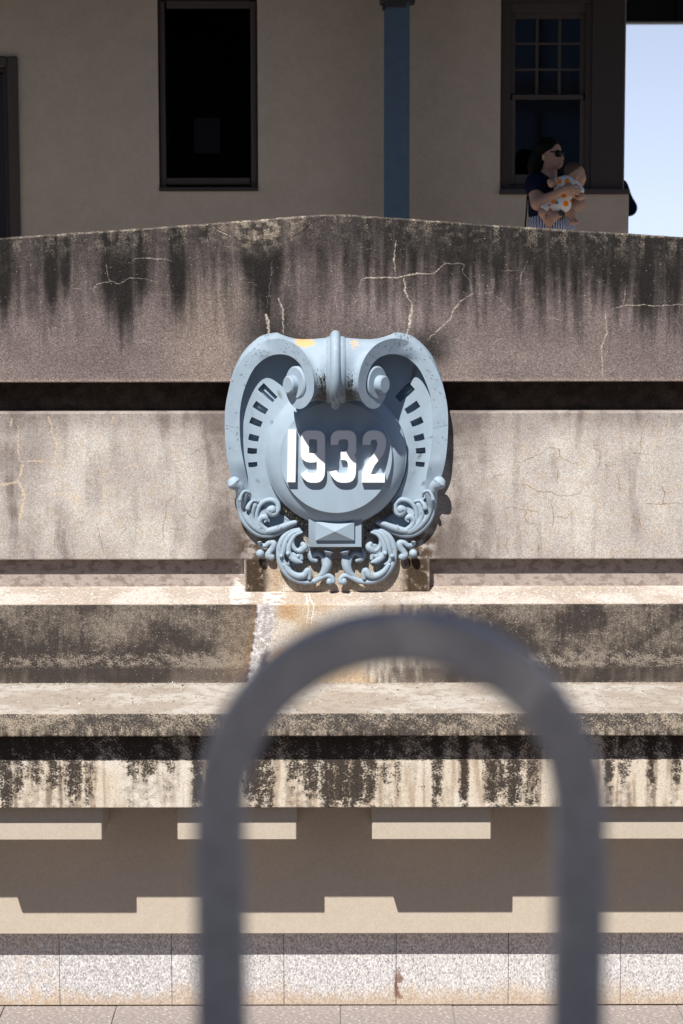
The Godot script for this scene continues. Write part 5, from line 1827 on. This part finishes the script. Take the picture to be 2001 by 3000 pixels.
	part("pouch", box_mesh(bp + Vector3(-0.05, -0.24, -0.12), bp + Vector3(0.05, 0.01, 0.12), 0.03), mat(lin(0.01, 0.01, 0.01), 0.7, 0.3), bag)
	# baby
	var bz := 0.16
	var bo: Vector3 = W.call(800, 1500, bz)
	var baby := thing("person", "baby in white outfit with orange spots held against the woman's chest", "person", bo)
	var put_b   := func(_lead: float, called: String, bones: Array, cell: float, k: float, col: Callable, m: Material) -> MeshInstance3D:
		var moved := []
		for b in bones:
			moved.append([b[0] - bo, b[1], b[2] - bo, b[3]])
		return part(called, skin(moved, cell, k, col), m, baby)
	var bskin := Color(0.47, 0.285, 0.20)
	var bh: Vector3 = W.call(1165, 750, bz)
	var bf := Vector3(0.93, -0.20, 0.30).normalized()
	var bcol := func(p: Vector3, _n: Vector3) -> Color:
		var q: Vector3 = p + bo - bh
		var hairline: float = q.y * 0.8 - q.dot(bf) * 0.75 + 0.004 + n3.get_noise_3dv(p * 40.0) * 0.012
		return bskin.lerp(Color(0.035, 0.022, 0.018), sstep(-0.004, 0.016, hairline) * 0.88) if q.length() < 0.092 else bskin
	put_b.call(0.0, "body", [
		[bh - bf * 0.010 + Vector3(0, 0.008, 0), 0.069, bh + bf * 0.010, 0.062], [bh + bf * 0.026 + Vector3(0, -0.030, 0), 0.046, bh + bf * 0.030 + Vector3(0, -0.048, 0), 0.036],
		[bh + bf * 0.045 + Vector3(0, -0.038, 0.022), 0.026, bh + bf * 0.045 + Vector3(0, -0.040, -0.022), 0.026],
		[bh + bf * 0.074 + Vector3(0, -0.024, 0.0), 0.009, bh + bf * 0.076 + Vector3(0, -0.030, 0), 0.009], [bh + bf * 0.068 + Vector3(0, -0.056, 0.0), 0.008, bh + bf * 0.060 + Vector3(0, -0.07, 0), 0.014],
		[W.call(1195, 830, bz + 0.066), 0.010, W.call(1190, 880, bz + 0.064), 0.008],
		[bh + Vector3(-0.01, -0.05, 0), 0.035, W.call(1030, 960, bz), 0.045], [W.call(1030, 960, bz), 0.05, W.call(800, 1400, bz), 0.06],
		[W.call(800, 950, bz + 0.03), 0.025, W.call(690, 980, bz + 0.06), 0.026], [W.call(690, 980, bz + 0.06), 0.026, W.call(640, 930, bz + 0.05), 0.017],
		[W.call(1250, 1110, bz + 0.03), 0.024, W.call(1290, 1250, bz + 0.05), 0.025], [W.call(1290, 1250, bz + 0.05), 0.025, W.call(1240, 1270, bz + 0.06), 0.018],
		[W.call(720, 1470, bz + 0.02), 0.045, W.call(520, 1580, bz + 0.05), 0.036], [W.call(520, 1580, bz + 0.05), 0.036, W.call(610, 1790, bz + 0.03), 0.024], [W.call(610, 1790, bz + 0.03), 0.022, W.call(650, 1900, bz + 0.07), 0.016],
		[W.call(950, 1500, bz - 0.03), 0.045, W.call(1090, 1620, bz - 0.02), 0.034], [W.call(1090, 1620, bz - 0.02), 0.032, W.call(1130, 1770, bz + 0.0), 0.022], [W.call(1130, 1780, bz), 0.02, W.call(1215, 1790, bz + 0.03), 0.015],
	], 0.0055, 120.0, bcol, skm)
	var spots := []
	for s in [[855, 935, 48, 0], [1015, 930, 52, 0], [1080, 975, 26, 1], [945, 1222, 55, 0], [990, 1400, 60, 0], [725, 1360, 48, 0], [795, 1375, 36, 1], [655, 1525, 34, 0], [1205, 1010, 24, 2], [1260, 1195, 22, 3], [1190, 1090, 30, 0], [820, 880, 26, 0], [1100, 1330, 30, 0], [870, 1080, 30, 1], [640, 1430, 30, 0]]:
		spots.append([W.call(s[0], s[1], bz + 0.09), s[2] / 7.127 / 390.0, s[3]])
	var tone := [Color(0.82, 0.235, 0.012), Color(0.03, 0.22, 0.23), Color(0.45, 0.09, 0.08), Color(0.75, 0.45, 0.10)]
	var dress := func(p: Vector3, _n: Vector3) -> Color:
		var q: Vector3 = p + bo
		for s in spots:
			if Vector2(q.x - s[0].x, q.y - s[0].y).length() < s[1]:
				return tone[s[2]]
		return Color(0.72, 0.70, 0.66)
	put_b.call(0.0, "romper", [
		[W.call(1075, 960, bz), 0.056, W.call(940, 1150, bz), 0.068], [W.call(940, 1150, bz), 0.068, W.call(850, 1370, bz), 0.072], [W.call(850, 1370, bz), 0.070, W.call(680, 1450, bz + 0.02), 0.056],
		[W.call(850, 1370, bz), 0.070, W.call(930, 1440, bz - 0.01), 0.056], [W.call(680, 1450, bz + 0.02), 0.055, W.call(570, 1510, bz + 0.045), 0.045],
		[W.call(950, 945, bz + 0.02), 0.045, W.call(800, 950, bz + 0.035), 0.034], [W.call(1130, 980, bz + 0.01), 0.05, W.call(1270, 1130, bz + 0.04), 0.034], [W.call(1150, 900, bz), 0.035, W.call(1090, 950, bz), 0.05],
	], 0.0055, 110.0, dress, vmat(0.95, 0.15))
	# man half hidden by the corner post
	var zm := -4.4
	var M := func(x: float, y: float, dz: float) -> Vector3:      # crop (1440, 360), enlarged 3.409
		return pix(1440.0 + x / 3.409, 360.0 + y / 3.409, zm + dz)
	var mo := Vector3(M.call(1080, 700, 0).x, feet, zm)
	var man := thing("person", "person in a dark navy shirt half hidden behind the brown corner post", "person", mo)
	var put_m   := func(_lead: float, called: String, bones: Array, cell: float, k: float, col: Callable, m: Material) -> MeshInstance3D:
		var moved := []
		for b in bones:
			moved.append([b[0] - mo, b[1], b[2] - mo, b[3]])
		return part(called, skin(moved, cell, k, col), m, man)
	var msh: Vector3 = M.call(1268, 655, 0.05)
	var mel: Vector3 = M.call(1372, 850, 0.02)
	var mwr: Vector3 = M.call(1180, 930, 0.16)
	var mneck: Vector3 = M.call(1090, 560, 0.0)
	var mhip := Vector3(mo.x, feet + 0.95, zm)
	var mh: Vector3 = mneck + Vector3(-0.03, 0.16, 0.02)
	put_m.call(0.0, "body", [
		[mh + Vector3(0, 0.03, 0), 0.088, mh + Vector3(-0.02, -0.06, 0.03), 0.055], [mh + Vector3(-0.09, -0.01, 0.04), 0.013, mh + Vector3(-0.1, -0.04, 0.045), 0.012], [mh, 0.06, mneck, 0.055],
		[mh + Vector3(0.0, -0.01, 0.088), 0.014, mh + Vector3(0, -0.05, 0.086), 0.010],
		[mneck + Vector3(0, -0.1, 0), 0.10, mhip, 0.12], [mhip + Vector3(0.08, 0, 0), 0.09, Vector3(mo.x + 0.09, feet + 0.08, zm), 0.045], [mhip - Vector3(0.08, 0, 0), 0.09, Vector3(mo.x - 0.09, feet + 0.08, zm), 0.045],
		[Vector3(mo.x + 0.09, feet + 0.04, zm), 0.04, Vector3(mo.x + 0.09, feet + 0.035, zm + 0.17), 0.033], [Vector3(mo.x - 0.09, feet + 0.04, zm), 0.04, Vector3(mo.x - 0.09, feet + 0.035, zm + 0.17), 0.033],
		[msh, 0.05, mel, 0.043], [mel, 0.04, mwr, 0.028], [mwr, 0.03, mwr + Vector3(-0.09, 0.0, 0.02), 0.026],
	], 0.016, 60.0, skin_col, skm)
	put_m.call(0.0, "shirt", [
		[mneck + Vector3(-0.02, -0.13, 0), 0.12, mhip + Vector3(0, 0.02, 0), 0.15], [mneck + Vector3(0.05, -0.06, 0), 0.06, msh, 0.066], [msh, 0.078, mel, 0.060], [mel, 0.058, mel.lerp(mwr, 0.3), 0.05],
		[mneck + Vector3(-0.05, -0.06, 0), 0.06, mneck + Vector3(-0.2, -0.12, 0), 0.06],
	], 0.014, 60.0, flat_col.call(Color(0.010, 0.013, 0.024)), cloth)
	put_m.call(0.0, "trousers", [[mhip + Vector3(0.07, -0.02, 0), 0.125, Vector3(mo.x + 0.09, feet + 0.12, zm), 0.075], [mhip + Vector3(-0.07, -0.02, 0), 0.125, Vector3(mo.x - 0.09, feet + 0.12, zm), 0.075]], 0.018, 60.0, flat_col.call(Color(0.02, 0.02, 0.025)), cloth)

# --- foreground hoop of flat steel bar
func hoop() -> void:
	var zh := CAMZ - 3.02
	var l := pix(642, 2415, zh + 0.03)
	var r := pix(1705, 2415, zh + 0.03)
	var top := pix(1173, 1872, zh + 0.03)
	var ground := cam_pos.y - 1.45
	var cx := (l.x + r.x) / 2.0
	var rad := (r.x - l.x) / 2.0
	var cy := top.y - rad
	var h := thing("hoop_rail", "blurred grey steel hoop rail with a round top standing in the foreground", "rail", Vector3(cx, ground, zh))
	var path := [Vector2(-rad, 0)]
	for i in 41:
		var an := PI - PI * i / 40.0
		path.append(Vector2(cos(an) * rad, cy - ground + sin(an) * rad * 1.0))
	path.append(Vector2(rad, 0))
	var w := 0.0355
	var d := 0.038
	var e := 0.007
	var sec := [Vector2(-w + e, d), Vector2(w - e, d), Vector2(w, d - e), Vector2(w, -d + e), Vector2(w - e, -d), Vector2(-w + e, -d), Vector2(-w, -d + e), Vector2(-w, d - e)]
	var st := begin()
	var strips := []
	for s in sec.size():
		var a: Vector2 = sec[s]
		var b: Vector2 = sec[(s + 1) % sec.size()]
		var rows := []
		for i in path.size():
			var t: Vector2 = (path[mini(path.size() - 1, i + 1)] - path[maxi(0, i - 1)]).normalized()
			if i == 0 or i == path.size() - 1:
				t = Vector2(0, 1) if i == 0 else Vector2(0, -1)
			var n := Vector2(t.y, -t.x)
			var row := []
			for q in [a, b]:
				row.append(Vector3(path[i].x + n.x * q.x, path[i].y + n.y * q.x, q.y))
			rows.append(row)
		sg += 1
		st.set_smooth_group(sg)
		for i in range(rows.size() - 1):
			quad(st, rows[i][0], rows[i + 1][0], rows[i + 1][1], rows[i][1])
	var steel := tri_mat(plain_texture(c3(176, 169, 164), c3(196, 188, 182), 0.08, 8), 0.35, 0.55, 0.02)
	steel.metallic_specular = 0.5
	part("bar", done(st), steel, h)
	for s in [-1.0, 1.0]:
		var pl := part("foot_plate", box_mesh(Vector3(s * rad - 0.07, 0, -0.07), Vector3(s * rad + 0.07, 0.01, 0.07), 0.003), steel, h)
		for k in [[-0.05, -0.05], [0.05, -0.05], [-0.05, 0.05], [0.05, 0.05]]:
			var bm := CylinderMesh.new()
			bm.top_radius = 0.008
			bm.bottom_radius = 0.009
			bm.height = 0.012
			bm.radial_segments = 6
			part("bolt", bm, steel, pl).position = Vector3(s * rad + k[0], 0.016, k[1])

# --- trees on the terrace: one shades the hoop, one shows in the window glass
func trees() -> void:
	var ty := cam_pos.y - 1.45
	var bark := mat(lin(0.07, 0.055, 0.045), 0.95)
	var leafm := vmat(0.6, 0.4)
	leafm.backlight_enabled = true
	leafm.backlight = Color(0.25, 0.3, 0.1)
	var dr := RandomNumberGenerator.new()
	dr.seed = 21
	for t in [
		{"at": Vector3(-2.7, ty, 16.2), "c": Vector3(-1.55, cam_pos.y + 4.6, 14.9), "r": Vector3(2.5, 1.5, 2.2), "n": 30000, "label": "spreading leafy tree on the terrace shading the grey hoop rail"},
		{"at": Vector3(3.9, ty, 25.0), "c": Vector3(3.9, cam_pos.y + 0.55, 25.0), "r": Vector3(1.9, 1.75, 1.6), "n": 5000, "label": "low bushy tree mirrored in the window glass"},
	]:
		var o := thing("leafy_tree", t.label, "tree", t.at)
		var c: Vector3 = t.c - t.at
		var st := begin()
		tube(st, [Vector4(0, 0, 0, 0.16), Vector4(c.x * 0.2, c.y * 0.3, c.z * 0.15, 0.13), Vector4(c.x * 0.6, c.y * 0.65, c.z * 0.6, 0.10), Vector4(c.x, c.y, c.z, 0.05)], 1.0, 0.0, 1.0, 9)
		for k in 7:
			var an := TAU * k / 7.0
			var e := c + Vector3(cos(an) * t.r.x * 0.75, dr.randf_range(-0.2, 0.5) * t.r.y, sin(an) * t.r.z * 0.75)
			var s := c * Vector3(0.6, 0.68, 0.6)
			tube(st, [Vector4(s.x, s.y, s.z, 0.06), Vector4(lerpf(s.x, e.x, 0.5), lerpf(s.y, e.y, 0.6), lerpf(s.z, e.z, 0.5), 0.04), Vector4(e.x, e.y, e.z, 0.012)], 1.0, 0.0, 1.0, 7)
		part("trunk", done(st), bark, o)
		st = begin()
		st.set_smooth_group(-1)
		var clumps := []
		for k in 90:
			var d := Vector3(dr.randfn(), dr.randfn(), dr.randfn()).normalized() * pow(dr.randf(), 0.45)
			clumps.append(c + d * t.r)
		for k in int(t.n):
			var q: Vector3 = clumps[dr.randi() % clumps.size()] + Vector3(dr.randfn(), dr.randfn() * 0.8, dr.randfn()) * 0.26
			var a := Vector3(dr.randfn(), dr.randfn() - 0.4, dr.randfn()).normalized()
			var b := a.cross(Vector3(dr.randfn(), dr.randfn(), dr.randfn())).normalized()
			var L := dr.randf_range(0.09, 0.15)
			st.set_color(Color(0.045, 0.085, 0.022).lerp(Color(0.08, 0.115, 0.03), dr.randf()))
			quad(st, q, q + a * L * 0.5 + b * L * 0.27, q + a * L, q + a * L * 0.5 - b * L * 0.27)
		part("crown", done(st), leafm, o)

# --- unseen dark block added to cut low sky light, mirrored in the panes
func across() -> void:
	var ty := cam_pos.y - 1.45
	var b := thing("added_sky_blocker", "dark blue glass block added across the terrace to cut sky light on the wall", "building", Vector3(0, ty, 46))
	var conc := mat(lin(0.10, 0.11, 0.13), 0.9)
	var blue := mat(lin(0.05, 0.10, 0.19), 0.2, 0.5)
	part("core", box_mesh(Vector3(-34, 0, 0.5), Vector3(34, 17, 14), 0.02), conc, b)
	for k in 5:
		part("floor_band", box_mesh(Vector3(-34, k * 3.4 + 2.5, 0.0), Vector3(34, k * 3.4 + 3.4, 0.49), 0.02), conc, b)
		for n in 17:
			part("window", box_mesh(Vector3(-33.9 + n * 4.0, k * 3.4 + 0.01, 0.2), Vector3(-30.1 + n * 4.0, k * 3.4 + 2.49, 0.45), 0.01), blue, b)

# --- scraps on the ledge
func litter() -> void:
	var st := begin()
	var dr := RandomNumberGenerator.new()
	dr.seed = 77
	var zB := 0.16
	var zL := 0.70
	for i in 230:
		var u := dr.randf_range(-500, 2500)
		var t := pow(dr.randf(), 1.6)
		var a := pix(u, 2000, zB)
		var b := pix(u, 2090, zL)
		var p := a.lerp(b, t * 0.97 + 0.01) + Vector3(0, 0.004, 0)
		var white := dr.randf() < 0.4
		crumb(st, p, dr.randf_range(0.004, 0.011) * (0.8 if white else 1.0), dr, Color(0.75, 0.74, 0.72) if white else Color(0.09, 0.07, 0.055).lerp(Color(0.25, 0.2, 0.16), dr.randf()))
	var o := part("leaf_litter", done(st), vmat(1.0, 0.1), self)
	o.set_meta("kind", "stuff")
	tag(o, "dry leaf scraps and pale flakes scattered along the concrete ledge", "litter")
